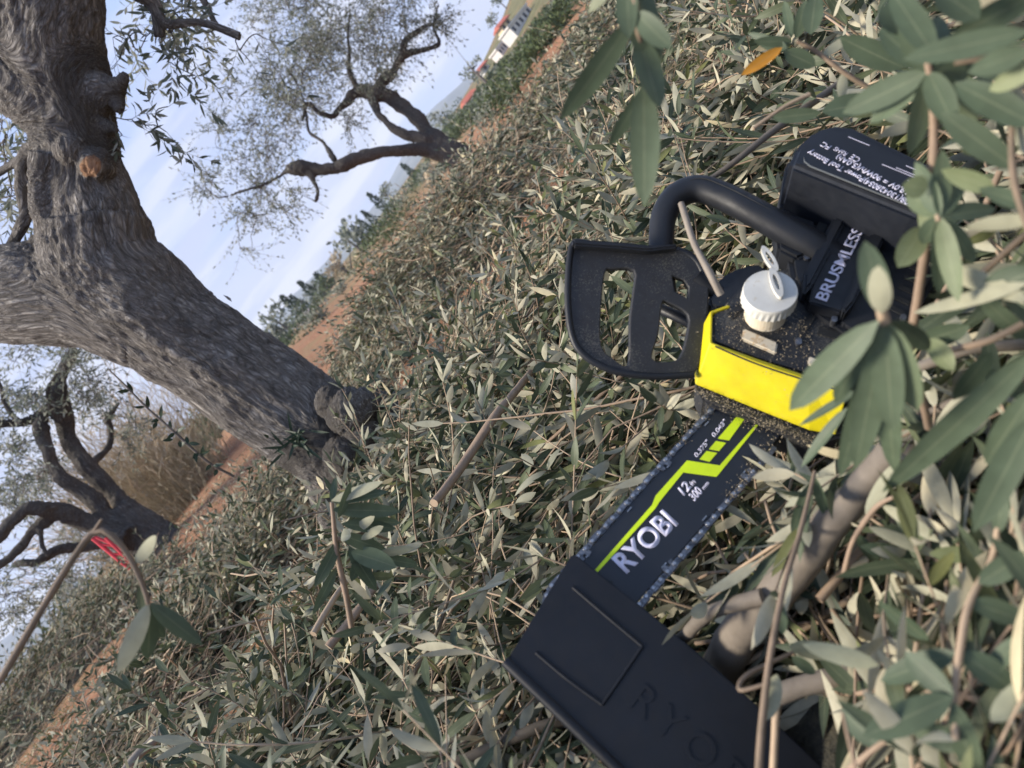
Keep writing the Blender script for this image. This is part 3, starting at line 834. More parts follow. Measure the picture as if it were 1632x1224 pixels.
M_blk2 = plastic('dusty_black_plastic', (0.017, 0.018, 0.021), 0.6, 0.30, (0.20, 0.185, 0.14), scale=620, thr=0.60)
M_batt = plastic('battery_plastic', (0.011, 0.013, 0.018), 0.42, 0.10, thr=0.72, spec=0.4)
M_scab = plastic('scabbard_plastic', (0.0065, 0.0075, 0.0105), 0.45, 0.14, (0.16, 0.16, 0.17), thr=0.74, spec=0.33)
M_dark = plastic('dark_recess', (0.008, 0.009, 0.010), 0.7, 0.3, thr=0.68)
M_yel = plastic('yellow_plastic', (0.56, 0.475, 0.005), 0.5, 0.6, (0.38, 0.31, 0.10), scale=420, thr=0.655)
M_white = plastic('white_cap_plastic', (0.60, 0.59, 0.54), 0.5, 0.35, (0.44, 0.36, 0.22), scale=150, thr=0.62)
M_cream = plastic('stained_white_plastic', (0.62, 0.55, 0.42), 0.5, 0.55, (0.45, 0.28, 0.12), scale=120, thr=0.60)
M_grey = plastic('grey_plastic', (0.30, 0.30, 0.37), 0.5, 0.1)
M_bar = plastic('bar_paint', (0.010, 0.012, 0.017), 0.38, 0.2, (0.25, 0.23, 0.17), scale=300, thr=0.70)
M_lime = plastic('lime_print', (0.60, 0.78, 0.006), 0.45, 0.05)
M_print = plastic('white_print', (0.62, 0.60, 0.72), 0.5, 0.08)
M_steel = plain('chain_steel', (0.16, 0.165, 0.18), 0.38, 0.5, 300, 0.3, 0.85)
M_rivet = plain('chain_rivet', (0.38, 0.385, 0.40), 0.34, 0.2, 200, 0.2, 0.9)
M_dust = plain('sawdust', (0.27, 0.225, 0.155), 0.9, 0.35, 500)

SAW = empty('chainsaw', SO, 'black and yellow battery chainsaw lying on the cut olive brush', 'chainsaw')

def solid(name, top, down, mat, parent=SAW, bev=0.0015, seg=2, shrink=0.0):
    """n-gon of world points extruded by the vector down (or to a second ring), edges bevelled"""
    bm = bmesh.new()
    top = [Vector(p) for p in top]
    if isinstance(down, list): bot = [Vector(p) for p in down]
    else:
        dn = Vector(down); c = sum(top, Vector()) / len(top)
        bot = [p + dn + (p - c) * shrink for p in top]
    a = [bm.verts.new(p) for p in top]; b = [bm.verts.new(p) for p in bot]
    n = len(a)
    bm.faces.new(a); bm.faces.new(b[::-1])
    for i in range(n): bm.faces.new((a[i], b[i], b[(i + 1) % n], a[(i + 1) % n]))
    bmesh.ops.recalc_face_normals(bm, faces=bm.faces)
    if bev: bmesh.ops.bevel(bm, geom=list(bm.edges), offset=bev, segments=seg, affect='EDGES', clamp_overlap=True)
    me = bpy.data.meshes.new(name); bm.to_mesh(me); bm.free()
    for p in me.polygons: p.use_smooth = False
    return link(name, me, parent, [mat])
def PX(pts, h, n=SN, o=None):
    return [pb(x, y, h, n, o) for x, y in pts]
def prism(name, pts, h1, h0, mat, parent=SAW, bev=0.0015, shrink=0.0, n=SN, o=None):
    return solid(name, PX(pts, h1, n, o), n * (h0 - h1), mat, parent, bev, shrink=shrink)

def sheet(name, polys, h, mat, parent, n=SN, thick=0.0004):
    """flat printed marks on a face"""
    bm = bmesh.new()
    for pts in polys:
        vs = [bm.verts.new(Vector(p)) for p in PX(pts, h, n)]
        r = bmesh.ops.extrude_face_region(bm, geom=[bm.faces.new(vs)])
        for v in r['geom']:
            if isinstance(v, bmesh.types.BMVert): v.co += Vector(n) * thick
    bmesh.ops.triangulate(bm, faces=bm.faces)
    bmesh.ops.recalc_face_normals(bm, faces=bm.faces)
    me = bpy.data.meshes.new(name); bm.to_mesh(me); bm.free()
    return link(name, me, parent, [mat])

def shape2d(name, outer, holes, n, o, mat, parent, thick, bev=0.001):
    """plate with openings, drawn in the plane (o, n)"""
    u = nz(np.cross(n, np.array([0.2, 0.3, 1.0]))); v = np.cross(n, u)
    cu = bpy.data.curves.new(name, 'CURVE'); cu.dimensions = '2D'; cu.fill_mode = 'BOTH'
    cu.extrude = thick / 2; cu.bevel_depth = bev; cu.bevel_resolution = 2; cu.offset = -bev
    for pts in [outer] + holes:
        sp = cu.splines.new('POLY'); sp.points.add(len(pts) - 1); sp.use_cyclic_u = True
        for k, (x, y) in enumerate(pts):
            p = pb(x, y, 0, n, o) - o
            sp.points[k].co = (p @ u, p @ v, 0, 1)
    return curve_mesh(name, cu, o, u, v, n, mat, parent)
def curve_mesh(name, cu, o, u, v, n, mat, parent):
    ob = bpy.data.objects.new('tmp', cu); COL.objects.link(ob)
    dg = bpy.context.evaluated_depsgraph_get()
    me = bpy.data.meshes.new_from_object(ob.evaluated_get(dg))
    bpy.data.objects.remove(ob)
    M = Matrix(((u[0], v[0], n[0], o[0]), (u[1], v[1], n[1], o[1]), (u[2], v[2], n[2], o[2]), (0, 0, 0, 1)))
    me.transform(M); me.materials.clear()
    me.name = name
    return link(name, me, parent, [mat])
def smooth_poly(pts, n=4):
    P = np.array(pts, float); N = len(P); out = []
    for i in range(N):
        p0, p1, p2, p3 = P[i - 1], P[i], P[(i + 1) % N], P[(i + 2) % N]
        for k in range(n):
            f = k / n
            out.append(tuple(0.5 * ((2 * p1) + (-p0 + p2) * f + (2 * p0 - 5 * p1 + 4 * p2 - p3) * f * f + (-p0 + 3 * p1 - 3 * p2 + p3) * f ** 3)))
    return out

def text(name, body, p0, p1, h, hpx, mat, parent, n=SN, bold=0.02, shear=0.0, ext=0.00025, fit=True, space=1.0):
    """words running from pixel p0 to p1 on the face, letter height given in metres"""
    a = pb(*p0, h, n); b = pb(*p1, h, n)
    u = nz(b - a); v = np.cross(n, u)
    cu = bpy.data.curves.new(name, 'FONT'); cu.body = body; cu.size = 1.0; cu.offset = bold; cu.shear = shear; cu.extrude = 0
    cu.space_character = space
    ob = bpy.data.objects.new('tmp', cu); COL.objects.link(ob)
    dg = bpy.context.evaluated_depsgraph_get()
    me = bpy.data.meshes.new_from_object(ob.evaluated_get(dg)); bpy.data.objects.remove(ob)
    co = np.array([w.co[:] for w in me.vertices]); x0, x1 = co[:, 0].min(), co[:, 0].max(); y0 = 0.0; y1 = 0.70
    sx = np.linalg.norm(b - a) / (x1 - x0); sy = hpx / (y1 - y0)
    M = Matrix(((u[0] * sx, v[0] * sy, n[0], 0), (u[1] * sx, v[1] * sy, n[1], 0), (u[2] * sx, v[2] * sy, n[2], 0), (0, 0, 0, 1)))
    T = Matrix.Translation(Vector(a)) @ M @ Matrix.Translation(Vector((-x0, -y0, 0)))
    me.transform(T)
    if ext:
        bm = bmesh.new(); bm.from_mesh(me)
        r = bmesh.ops.extrude_face_region(bm, geom=list(bm.faces))
        for w in r['geom']:
            if isinstance(w, bmesh.types.BMVert): w.co += Vector(n) * ext
        bmesh.ops.recalc_face_normals(bm, faces=bm.faces)
        bm.to_mesh(me); bm.free()
    me.materials.clear(); me.name = name
    return link(name, me, parent, [mat])

def tube_obj(name, pts, rad, mat, parent, sides=18, n=40, flat=1.0):
    P = np.array(pts); s = np.concatenate([[0], np.cumsum(np.linalg.norm(np.diff(P, axis=0), axis=1))]); s /= s[-1]
    R = np.array(rad if hasattr(rad, '__len__') else [rad] * len(P), float)
    t = np.linspace(0, 1, n); Q = np.zeros((n, 3)); RR = np.interp(t, s, R)
    for k, tt in enumerate(t):
        i = min(max(np.searchsorted(s, tt) - 1, 0), len(s) - 2); f = (tt - s[i]) / (s[i + 1] - s[i])
        p0, p1, p2, p3 = P[max(i - 1, 0)], P[i], P[i + 1], P[min(i + 2, len(P) - 1)]
        Q[k] = 0.5 * ((2 * p1) + (-p0 + p2) * f + (2 * p0 - 5 * p1 + 4 * p2 - p3) * f * f + (-p0 + 3 * p1 - 3 * p2 + p3) * f ** 3)
    a = Acc(); tubes(a, Q[None], RR[None], sides, 0); 
    # closed ends
    for e in (0, -1):
        a.add(*_disc(Q[e], nz(Q[e] - Q[1 if e == 0 else -2]), RR[e], sides), 0)
    return a.build(name, [mat], parent)
def _disc(c, n, r, sides):
    u = nz(np.cross(n, np.array([0.3, 0.5, 0.8]))); v = np.cross(n, u)
    th = np.arange(16) * 2 * pi / 16
    V = [c + r * (u * cos(t) + v * sin(t)) for t in th] + [c + r * 0.5 * (u * cos(t) + v * sin(t)) for t in th[::2]] + [c]
    F = []
    for k in range(8):
        F.append([2 * k, (2 * k + 1) % 16, (2 * k + 2) % 16, 16 + (k + 1) % 8]); F.append([2 * k, 16 + (k + 1) % 8, 16 + k, 16 + k] if False else [2 * k, 16 + (k + 1) % 8, 24, 16 + k])
    return np.array(V), np.array(F)

# bar
HW = 0.0335
def bar_outline(hw, a0, a1, n=14):
    pts = [(a1, hw), (a1, -hw), (a0, -hw)]
    pts += [(a0 - hw * 0.9 * sin(t), -hw * cos(t)) for t in np.linspace(0, pi, n)[1:-1]]
    pts += [(a0, hw)]
    return pts
BAR = solid('bar', [loc(a, w, 0.0023) for a, w in bar_outline(HW - 0.003, -0.125, 0.15)], SN * -0.0046, M_bar, bev=0.0004)
sheet('stripe_print', [
    [(946, 911), (1039, 805), (1045, 790), (1095, 734), (1147, 742), (1204, 677), (1209, 677), (1143, 759), (1141, 760), (1089, 753), (1051, 800), (1044, 811), (950, 915)],
    [(1115, 732), (1126, 719), (1143, 722), (1131, 736)], [(1130, 716), (1141, 703), (1157, 706), (1146, 719)], [(1144, 699), (1175, 663), (1188, 666), (1162, 702)]],
    0.0025, M_lime, BAR)
text('brand_lettering', 'RYOBI', (998, 914), (1081, 834), 0.0024, 0.0185, M_print, BAR, bold=0.03)
text('size_lettering', '12', (1090, 790), (1103, 775), 0.0024, 0.0085, M_print, BAR, bold=0.03, shear=0.2)
text('size_lettering', 'in', (1104, 775), (1110, 768), 0.0024, 0.005, M_print, BAR, bold=0.03, shear=0.2)
text('size_lettering', '300', (1107, 799), (1121, 783), 0.0024, 0.0078, M_print, BAR, bold=0.03, shear=0.2)
text('size_lettering', 'mm', (1122, 781), (1131, 770), 0.0024, 0.0036, M_print, BAR, bold=0.03, shear=0.2)
text('gauge_lettering', '0.375"', (1111, 729), (1132, 704), 0.0024, 0.0042, M_print, BAR, bold=0.02, shear=0.2)
text('gauge_lettering', '0.043"', (1139, 697), (1160, 671), 0.0024, 0.0042, M_print, BAR, bold=0.02, shear=0.2)
prism('bar_hole', smooth_poly([(969, 926), (976, 926), (976, 932), (969, 932)], 3), 0.0025, -0.0025, M_dark, BAR, 0)

# chain: plates, cutters and rivets along both edges and round the nose
def chain_mesh():
    bm = bmesh.new()
    def plate(a, w, ang, ln, ht, h0, h1, cutter=False, mat=0):
        ca, sa = cos(ang), sin(ang)
        prof = [(-ln / 2, -ht / 2), (ln / 2, -ht / 2), (ln / 2 + ht * .18, 0), (ln / 2, ht / 2), (ln * .12, ht * .36), (-ln * .12, ht * .36), (-ln / 2, ht / 2), (-ln / 2 - ht * .18, 0)]
        if cutter: prof = [(-ln / 2, -ht / 2), (ln / 2, -ht / 2), (ln / 2, ht * .9), (ln * .22, ht * .95), (ln * .12, ht * .30), (-ln * .05, ht * .30), (-ln * .12, ht * 1.15), (-ln / 2, ht * .95)]
        f = [bm.verts.new(Vector(loc(a + x * ca - y * sa, w + x * sa + y * ca, h1))) for x, y in prof]
        b = [bm.verts.new(Vector(loc(a + x * ca - y * sa, w + x * sa + y * ca, h0))) for x, y in prof]
        fs = [bm.faces.new(f), bm.faces.new(b[::-1])] + [bm.faces.new((f[i], b[i], b[(i + 1) % 8], f[(i + 1) % 8])) for i in range(8)]
        for q in fs: q.material_index = mat
    def rivet(a, w):
        c = loc(a, w, 0.0); th = [2 * pi * k / 8 for k in range(8)]
        for s in (1, -1):
            t = [bm.verts.new(Vector(loc(a + .0016 * cos(x), w + .0016 * sin(x), s * .0048))) for x in th]
            b = [bm.verts.new(Vector(loc(a + .0021 * cos(x), w + .0021 * sin(x), s * .0036))) for x in th]
            fs = [bm.faces.new(t)] + [bm.faces.new((t[i], b[i], b[(i + 1) % 8], t[(i + 1) % 8])) for i in range(8)]
            for q in fs: q.material_index = 1
    path = []
    a = 0.10
    p = 0.0095
    while a > -0.125: path.append((a, HW, pi)); a -= p
    for t in np.arange(0, pi, p / HW): path.append((-0.125 - HW * sin(t), HW * cos(t), pi + t))
    a = -0.125
    while a < 0.10: path.append((a, -HW, 0 + 2 * pi)); a += p
    for k, (a, w, ang) in enumerate(path):
        jit = rng.normal(0, 0.0003)
        if k % 2 == 0:
            cut = k % 6 == 2; s = 1 if (k // 6) % 2 else -1
            plate(a, w + jit, ang - pi if False else ang, 0.0125, 0.0058, 0.0022, 0.0036, cut and s > 0)
            plate(a, w + jit, ang, 0.0125, 0.0058, -0.0036, -0.0022, cut and s < 0)
            if cut:   # top plate of the cutter
                ca, sa = cos(ang), sin(ang); y = 0.0062
                o = (a - y * sa, w + y * ca)
                q = [loc(o[0] + x * ca, o[1] + x * sa, hh) for x, hh in ((-.005, -.0035), (.001, -.0035), (.001, .0035), (-.005, .0035))]
                f = [bm.verts.new(Vector(v)) for v in q]; q2 = [v + (-sa * SA + ca * SW) * -0.0009 for v in q]
                g = [bm.verts.new(Vector(v)) for v in q2]
                for fs in [bm.faces.new(f), bm.faces.new(g[::-1])] + [bm.faces.new((f[i], g[i], g[(i + 1) % 4], f[(i + 1) % 4])) for i in range(4)]: fs.material_index = 1
        plate(a + cos(ang) * p / 2, w + sin(ang) * p / 2, ang, 0.010, 0.0052, -0.0012, 0.0012)
        for e in (-1, 1):
            if k % 2 == 0: rivet(a + cos(ang) * e * p * .5, w + sin(ang) * e * p * .5)
    bmesh.ops.recalc_face_normals(bm, faces=bm.faces)
    me = bpy.data.meshes.new('chain'); bm.to_mesh(me); bm.free()
    return link('chain', me, SAW, [M_steel, M_rivet])
chain_mesh()

# body, from the deck down
deck = [(1134, 499), (1150, 489), (1182, 455), (1215, 432), (1262, 425), (1300, 440), (1345, 498), (1400, 520), (1392, 560), (1362, 614), (1290, 600), (1206, 574), (1135, 546)]
HOUSE = prism('housing', deck, 0.056, -0.030, M_blk2, bev=0.003)
low = [(1108, 612), (1122, 640), (1190, 664), (1262, 694), (1300, 706), (1345, 695), (1400, 600), (1400, 520), (1300, 480), (1180, 480), (1128, 520)]
prism('bar_mount', low, 0.010, -0.032, M_blk2, bev=0.003)
# yellow nose panel, a shell from the deck's front edge down to the bar mount
yt = [(1163, 487), (1134, 497), (1133, 546), (1205, 572), (1290, 601), (1352, 622)]
ym = [(1150, 500), (1118, 524), (1116, 560), (1198, 606), (1290, 640), (1352, 650)]
yb = [(1140, 520), (1108, 545), (1109, 612), (1190, 645), (1290, 685), (1332, 692)]
def shell(name, rows, hs, mat, thick=0.003):
    bm = bmesh.new(); g = []
    for r, h in zip(rows, hs): g.append([bm.verts.new(Vector(pb(x, y, h))) for x, y in r])
    for i in range(len(g) - 1):
        for j in range(len(g[0]) - 1): bm.faces.new((g[i][j], g[i][j + 1], g[i + 1][j + 1], g[i + 1][j]))
    bmesh.ops.recalc_face_normals(bm, faces=bm.faces)
    me = bpy.data.meshes.new(name); bm.to_mesh(me); bm.free()
    o = link(name, me, SAW, [mat])
    s = o.modifiers.new('s', 'SOLIDIFY'); s.thickness = thick; s.offset = 0
    b = o.modifiers.new('b', 'BEVEL'); b.width = 0.0012; b.segments = 2; b.limit_method = 'ANGLE'; b.angle_limit = 0.3
    return o
shell('yellow_cover', [yt, yb], [0.0585, 0.0125], M_yel)

# oil filler: neck, ribbed cap, folding key
def lathe(name, c, n, prof, mat, parent, seg=40, ribs=0.0, flat=False):
    u = SA; u = nz(u - n * (u @ n)); v = np.cross(n, u)
    bm = bmesh.new(); prev = None
    for (r, h) in prof:
        ring = []
        for k in range(seg):
            t = 2 * pi * k / seg; rr = r * (1 + (ribs if k % 2 else 0) * (1 if h < prof[-2][1] else 0))
            ring.append(bm.verts.new(Vector(c + (u * cos(t) + v * sin(t)) * rr + n * h)))
        if prev:
            for k in range(seg): bm.faces.new((prev[k], prev[(k + 1) % seg], ring[(k + 1) % seg], ring[k]))
        prev = ring
    bm.faces.new(prev)
    bmesh.ops.recalc_face_normals(bm, faces=bm.faces)
    me = bpy.data.meshes.new(name); bm.to_mesh(me); bm.free()
    o = link(name, me, parent, [mat])
    return o
cap_c = pb(1224, 480, 0.078)
NECK = lathe('oil_filler_neck', cap_c, SN, [(0.0200, -0.026), (0.0185, -0.020), (0.0180, 0.004)], M_cream, SAW)
CAPR = 0.0240
CAP = lathe('oil_cap', cap_c, SN, [(CAPR * 0.86, 0.001), (CAPR, 0.002), (CAPR, 0.014), (CAPR * 0.97, 0.0156)], M_white, SAW, 56, 0.035)
def key(p0, p1, h, wd):
    a = cap_c + 0; 
    A = pb(*p0, 0, SN, cap_c + SN * h); B = pb(*p1, 0, SN, cap_c + SN * h); u = nz(B - A); v = np.cross(SN, u)
    L = np.linalg.norm(B - A)
    out = [A + u * (L * (0.5 - 0.5 * cos(t))) + v * (wd * sin(t)) for t in np.linspace(0, 2 * pi, 20, endpoint=False)]
    inn = [A + u * (L * (0.5 - 0.26 * cos(t))) + v * (wd * 0.45 * sin(t)) for t in np.linspace(0, 2 * pi, 20, endpoint=False)]
    bm = bmesh.new()
    o1 = [bm.verts.new(Vector(p)) for p in out]; i1 = [bm.verts.new(Vector(p)) for p in inn]
    o2 = [bm.verts.new(Vector(p + SN * 0.0042)) for p in out]; i2 = [bm.verts.new(Vector(p + SN * 0.0042)) for p in inn]
    for k in range(20):
        q = (k + 1) % 20
        bm.faces.new((o2[k], o2[q], i2[q], i2[k])); bm.faces.new((o1[k], o1[q], o2[q], o2[k])); bm.faces.new((i1[k], i2[k], i2[q], i1[q])); bm.faces.new((o1[k], i1[k], i1[q], o1[q]))
    bmesh.ops.recalc_face_normals(bm, faces=bm.faces)
    me = bpy.data.meshes.new('cap_key'); bm.to_mesh(me); bm.free()
    return link('cap_key', me, CAP, [M_white])
key((1214, 396), (1238, 436), 0.0160, 0.0042); key((1228, 430), (1244, 478), 0.0160, 0.0045)
prism('oil_window', [(1185, 522), (1240, 545), (1237, 564), (1182, 540)], 0.0585, 0.050, M_cream, HOUSE, 0.0015)
prism('oil_window', [(1290, 567), (1304, 572), (1300, 585), (1287, 580)], 0.058, 0.050, M_cream, HOUSE, 0.001)
for s in [[(1272, 520), (1296, 492), (1304, 497), (1276, 548)], [(1160, 500), (1180, 482), (1188, 488), (1168, 508)], [(1306, 520), (1345, 530), (1340, 542), (1303, 532)]]:
    prism('deck_slot', s, 0.0572, 0.050, M_dark, HOUSE, 0.0)
prism('deck_screw', smooth_poly([(1268, 540), (1276, 538), (1278, 547), (1270, 549)], 3), 0.0595, 0.050, M_steel, HOUSE, 0.0)
prism('shoulder', smooth_poly([(1128, 476), (1150, 440), (1182, 424), (1216, 420), (1226, 452), (1196, 470), (1165, 488), (1140, 492)], 2), 0.048, 0.0, M_blk, bev=0.004)

# motor housing with the lettered plank between two ribs
MOT = prism('motor_housing', [(1256, 398), (1290, 372), (1330, 330), (1440, 352), (1492, 352), (1500, 430), (1452, 520), (1400, 560), (1340, 520), (1280, 478), (1262, 440)], 0.066, -0.03, M_blk, bev=0.005)
prism('name_plank', [(1296, 445), (1356, 337), (1412, 347), (1400, 378), (1342, 497), (1290, 482)], 0.0745, 0.060, M_blk, MOT, 0.0015)
prism('grey_inset', [(1362, 336), (1398, 343), (1391, 356), (1358, 351)], 0.0755, 0.070, M_grey, MOT, 0.0008)
prism('grey_inset', [(1308, 341), (1340, 334), (1336, 345), (1316, 345)], 0.068, 0.060, M_grey, MOT, 0.0008)
prism('grey_inset', [(1421, 360), (1433, 369), (1418, 371)], 0.070, 0.060, M_grey, MOT, 0.0005)
RIB = prism('rib', [(1334, 334), (1344, 323), (1359, 327), (1352, 345), (1296, 452), (1280, 470), (1281, 436)], 0.080, 0.060, M_blk, MOT, 0.003)
prism('rib', [(1396, 350), (1410, 338), (1426, 343), (1418, 362), (1362, 482), (1345, 500), (1342, 492)], 0.080, 0.060, M_blk, MOT, 0.003)
prism('vent_slot', [(1306, 352), (1322, 354), (1296, 404), (1281, 402)], 0.0672, 0.055, M_dark, MOT, 0.0)
prism('vent_slot', [(1432, 392), (1444, 396), (1408, 470), (1398, 466)], 0.0672, 0.055, M_dark, MOT, 0.0)
text('motor_lettering', 'BRUSMLESS', (1317, 481), (1378, 366), 0.0752, 0.0105, M_print, MOT, bold=0.018, space=0.95)

for c in [(1330, 508), (1286, 408), (1468, 372), (1440, 505)]:
    x, y = c; prism('screw', smooth_poly([(x - 4, y - 4), (x + 4, y - 4), (x + 4, y + 4), (x - 4, y + 4)], 3), 0.0685, 0.060, M_steel, MOT, 0.0)
for k in range(5):
    x, y = 1452 + k * -9, 420 + k * 16
    prism('vent_slot', [(x, y), (x + 26, y + 12), (x + 23, y + 18), (x - 3, y + 6)], 0.0672, 0.055, M_dark, MOT, 0.0)
tube_obj('seam', PX([(1262, 404), (1290, 378), (1330, 336)], 0.0663), 0.0009, M_dark, MOT, 6, 12)
tube_obj('seam', PX([(1140, 552), (1206, 580), (1290, 608), (1350, 626)], 0.0600), 0.0009, M_dark, HOUSE, 6, 20)
tube_obj('grip_seam', [p + SN * 0.0122 for p in (pb(1066, 322, .070), pb(1110, 298, .076), pb(1150, 309, .077), pb(1200, 334, .077), pb(1245, 360, .074))], 0.0007, M_dark, SAW, 6, 24)
# battery at the back
BN = SN
bo = [(1258, 262), (1270, 232), (1300, 204), (1330, 196), (1362, 200), (1482, 258), (1528, 286), (1538, 330), (1510, 360), (1462, 345)]
btop = PX(bo, 0.118)
BAT = solid('battery', btop, [p - SN * 0.062 + SA * -0.004 for p in btop], M_batt, bev=0.005, seg=3)
prism('battery_label', [(1275, 261), (1283, 240), (1308, 214), (1330, 206), (1358, 211), (1474, 268), (1515, 292), (1508, 346), (1468, 334)], 0.1188, 0.112, M_batt, BAT, 0.0006)
prism('battery_foot', [(1243, 330), (1252, 262), (1300, 215), (1490, 300), (1500, 420), (1440, 400)], 0.066, 0.0, M_blk2, BAT, 0.003)
LB = lambda s, p0, p1, sz, b=0.012: text('battery_lettering', s, p0, p1, 0.1190, sz, M_print, BAT, bold=b)
LB('108(130428054)Power Tool Battery', (1456, 322), (1291, 239), 0.0064, 0.02)
LB('18.0V = 90Wh/(5.0Ah)', (1450, 304), (1337, 246), 0.0064, 0.02)
LB('CE', (1373, 253), (1360, 246), 0.0070); LB('RoHS', (1352, 244), (1333, 234), 0.0052); LB('FC', (1326, 233), (1313, 226), 0.0064)
def hair(p0, p1, w, name='fine_print_line'):
    p0 = np.array(p0, float); p1 = np.array(p1, float); d = p1 - p0; nrm = np.array([-d[1], d[0]]) / np.linalg.norm(d) * w / 2
    sheet(name, [[tuple(p0 + nrm), tuple(p1 + nrm), tuple(p1 - nrm), tuple(p0 - nrm)]], 0.1190, M_print, BAT, thick=0.0002)
for q in (((1352, 218), (1386, 232)), ((1406, 262), (1475, 290)), ((1428, 267), (1476, 287)), ((1444, 264), (1478, 279)), ((1446, 287), (1468, 298))): hair(*q, 0.9)
sheet('label_edge_line', [[(1281, 250), (1283, 257), (1292, 264), (1456, 330), (1455, 332), (1290, 266), (1281, 258)]], 0.1190, plain('edge_pale', (0.20, 0.20, 0.18), 0.4), BAT, thick=0.0002)  # thin pale line along the label's lower edge

# front handle
hp = [pb(1060, 470, 0.045), pb(1055, 425, 0.055), pb(1054, 385, 0.062), pb(1058, 345, 0.068), pb(1076, 315, 0.072), pb(1110, 301, 0.074), pb(1150, 312, 0.075), pb(1200, 337, 0.075), pb(1250, 366, 0.072), pb(1300, 395, 0.066), pb(1330, 412, 0.060)]
tube_obj('front_handle', hp, [0.0115, 0.012, 0.0125, 0.0132, 0.0138, 0.0142, 0.0142, 0.0142, 0.0145, 0.0155, 0.016], M_blk, SAW, 22, 60)
prism('handle_bracket', [(1236, 348), (1262, 338), (1302, 352), (1300, 400), (1270, 412), (1240, 396)], 0.070, 0.04, M_blk, bev=0.003)
prism('bracket_hole', smooth_poly([(1246, 345), (1258, 343), (1262, 352), (1250, 356)], 3), 0.0705, 0.06, M_dark, bev=0)

# hand guard
gA, gB, gC = pb(912, 395, 0.085), pb(1110, 410, 0.062), pb(1108, 597, 0.022)
GN = nz(np.cross(gC - gB, gA - gB)); GN = GN if GN @ FW < 0 else -GN
g_out = smooth_poly([(912, 389), (935, 387), (985, 394), (1030, 399), (1075, 397), (1108, 412), (1126, 445), (1127, 490), (1120, 545), (1106, 596), (1060, 601), (1000, 596), (955, 583), (926, 562), (911, 530), (905, 465)], 3)
g_h1 = smooth_poly([(963, 438), (975, 431), (1009, 433), (1008, 465), (1002, 515), (1000, 582), (978, 574), (958, 553), (957, 500)], 3)
g_h2 = smooth_poly([(1054, 487), (1062, 484), (1094, 503), (1093, 535), (1082, 570), (1062, 578), (1038, 572), (1048, 535)], 3)
g_h3 = [(1070, 442), (1088, 448), (1096, 460), (1095, 478), (1074, 466)]
GUARD = shape2d('hand_guard', g_out, [g_h1, g_h2, g_h3], GN, gB, M_blk2, SAW, 0.006, 0.0015)
rim = [pb(x, y, 0.003, GN, gB) for x, y in [(1106, 597), (1040, 600), (975, 590), (930, 565), (911, 530), (905, 465), (912, 392), (935, 388), (985, 395), (1030, 400), (1075, 398), (1108, 413), (1126, 447)]]
tube_obj('guard_rim', rim, 0.0036, M_blk, GUARD, 8, 60)
lip = PX([(910, 388), (985, 393), (1030, 398), (1076, 396), (1076, 402), (1030, 407), (985, 403), (912, 398)], 0.004, GN, gB)
solid('guard_lip', lip, GN * 0.014, M_blk, GUARD, 0.002)
tube_obj('guard_arm', [pb(1095, 560, 0.02), pb(1128, 555, 0.015), pb(1160, 560, 0.01)], 0.008, M_blk2, SAW, 10, 12)
tube_obj('guard_arm', [pb(1108, 440, 0.056), pb(1135, 462, 0.045), pb(1165, 470, 0.035)], 0.008, M_blk, SAW, 10, 12)
tube_obj('brake_lever', [pb(1052, 492, 0.02), pb(1095, 512, 0.025), pb(1140, 540, 0.02)], 0.006, M_blk, SAW, 10, 12)

# sawdust clinging to the housing and the chain
def crumbs():
    a = Acc(); pts = []
    def strip(p, q, h, n, sp, hs=0.004):
        for k in range(n):
            f = rng.random(); pts.append(pb(p[0] + (q[0] - p[0]) * f + rng.normal(0, sp), p[1] + (q[1] - p[1]) * f + rng.normal(0, sp), h + abs(rng.normal(0, hs))))
    strip((1112, 622), (1300, 705), 0.011, 900, 5); strip((1140, 640), (1240, 690), 0.004, 300, 8)
    strip((1080, 700), (1130, 650), 0.003, 120, 7); strip((1230, 700), (1160, 800), 0.004, 260, 7)
    strip((1140, 520), (1290, 590), 0.0565, 420, 14, 0.001); strip((1165, 490), (1270, 540), 0.0565, 200, 12, 0.001); strip((1270, 500), (1290, 560), 0.0565, 150, 8, 0.001)
    P = np.array(pts); n = len(P)
    leaves(a, P, rng.normal(0, 1, (n, 3)), rng.normal(0, 1, (n, 3)), 0.0009 + 0.0018 * rng.random(n) ** 2, 0.0009, 0.3, 0, 0)
    o = a.build('sawdust', [M_dust], SAW); tag(o, kind='stuff')
crumbs()

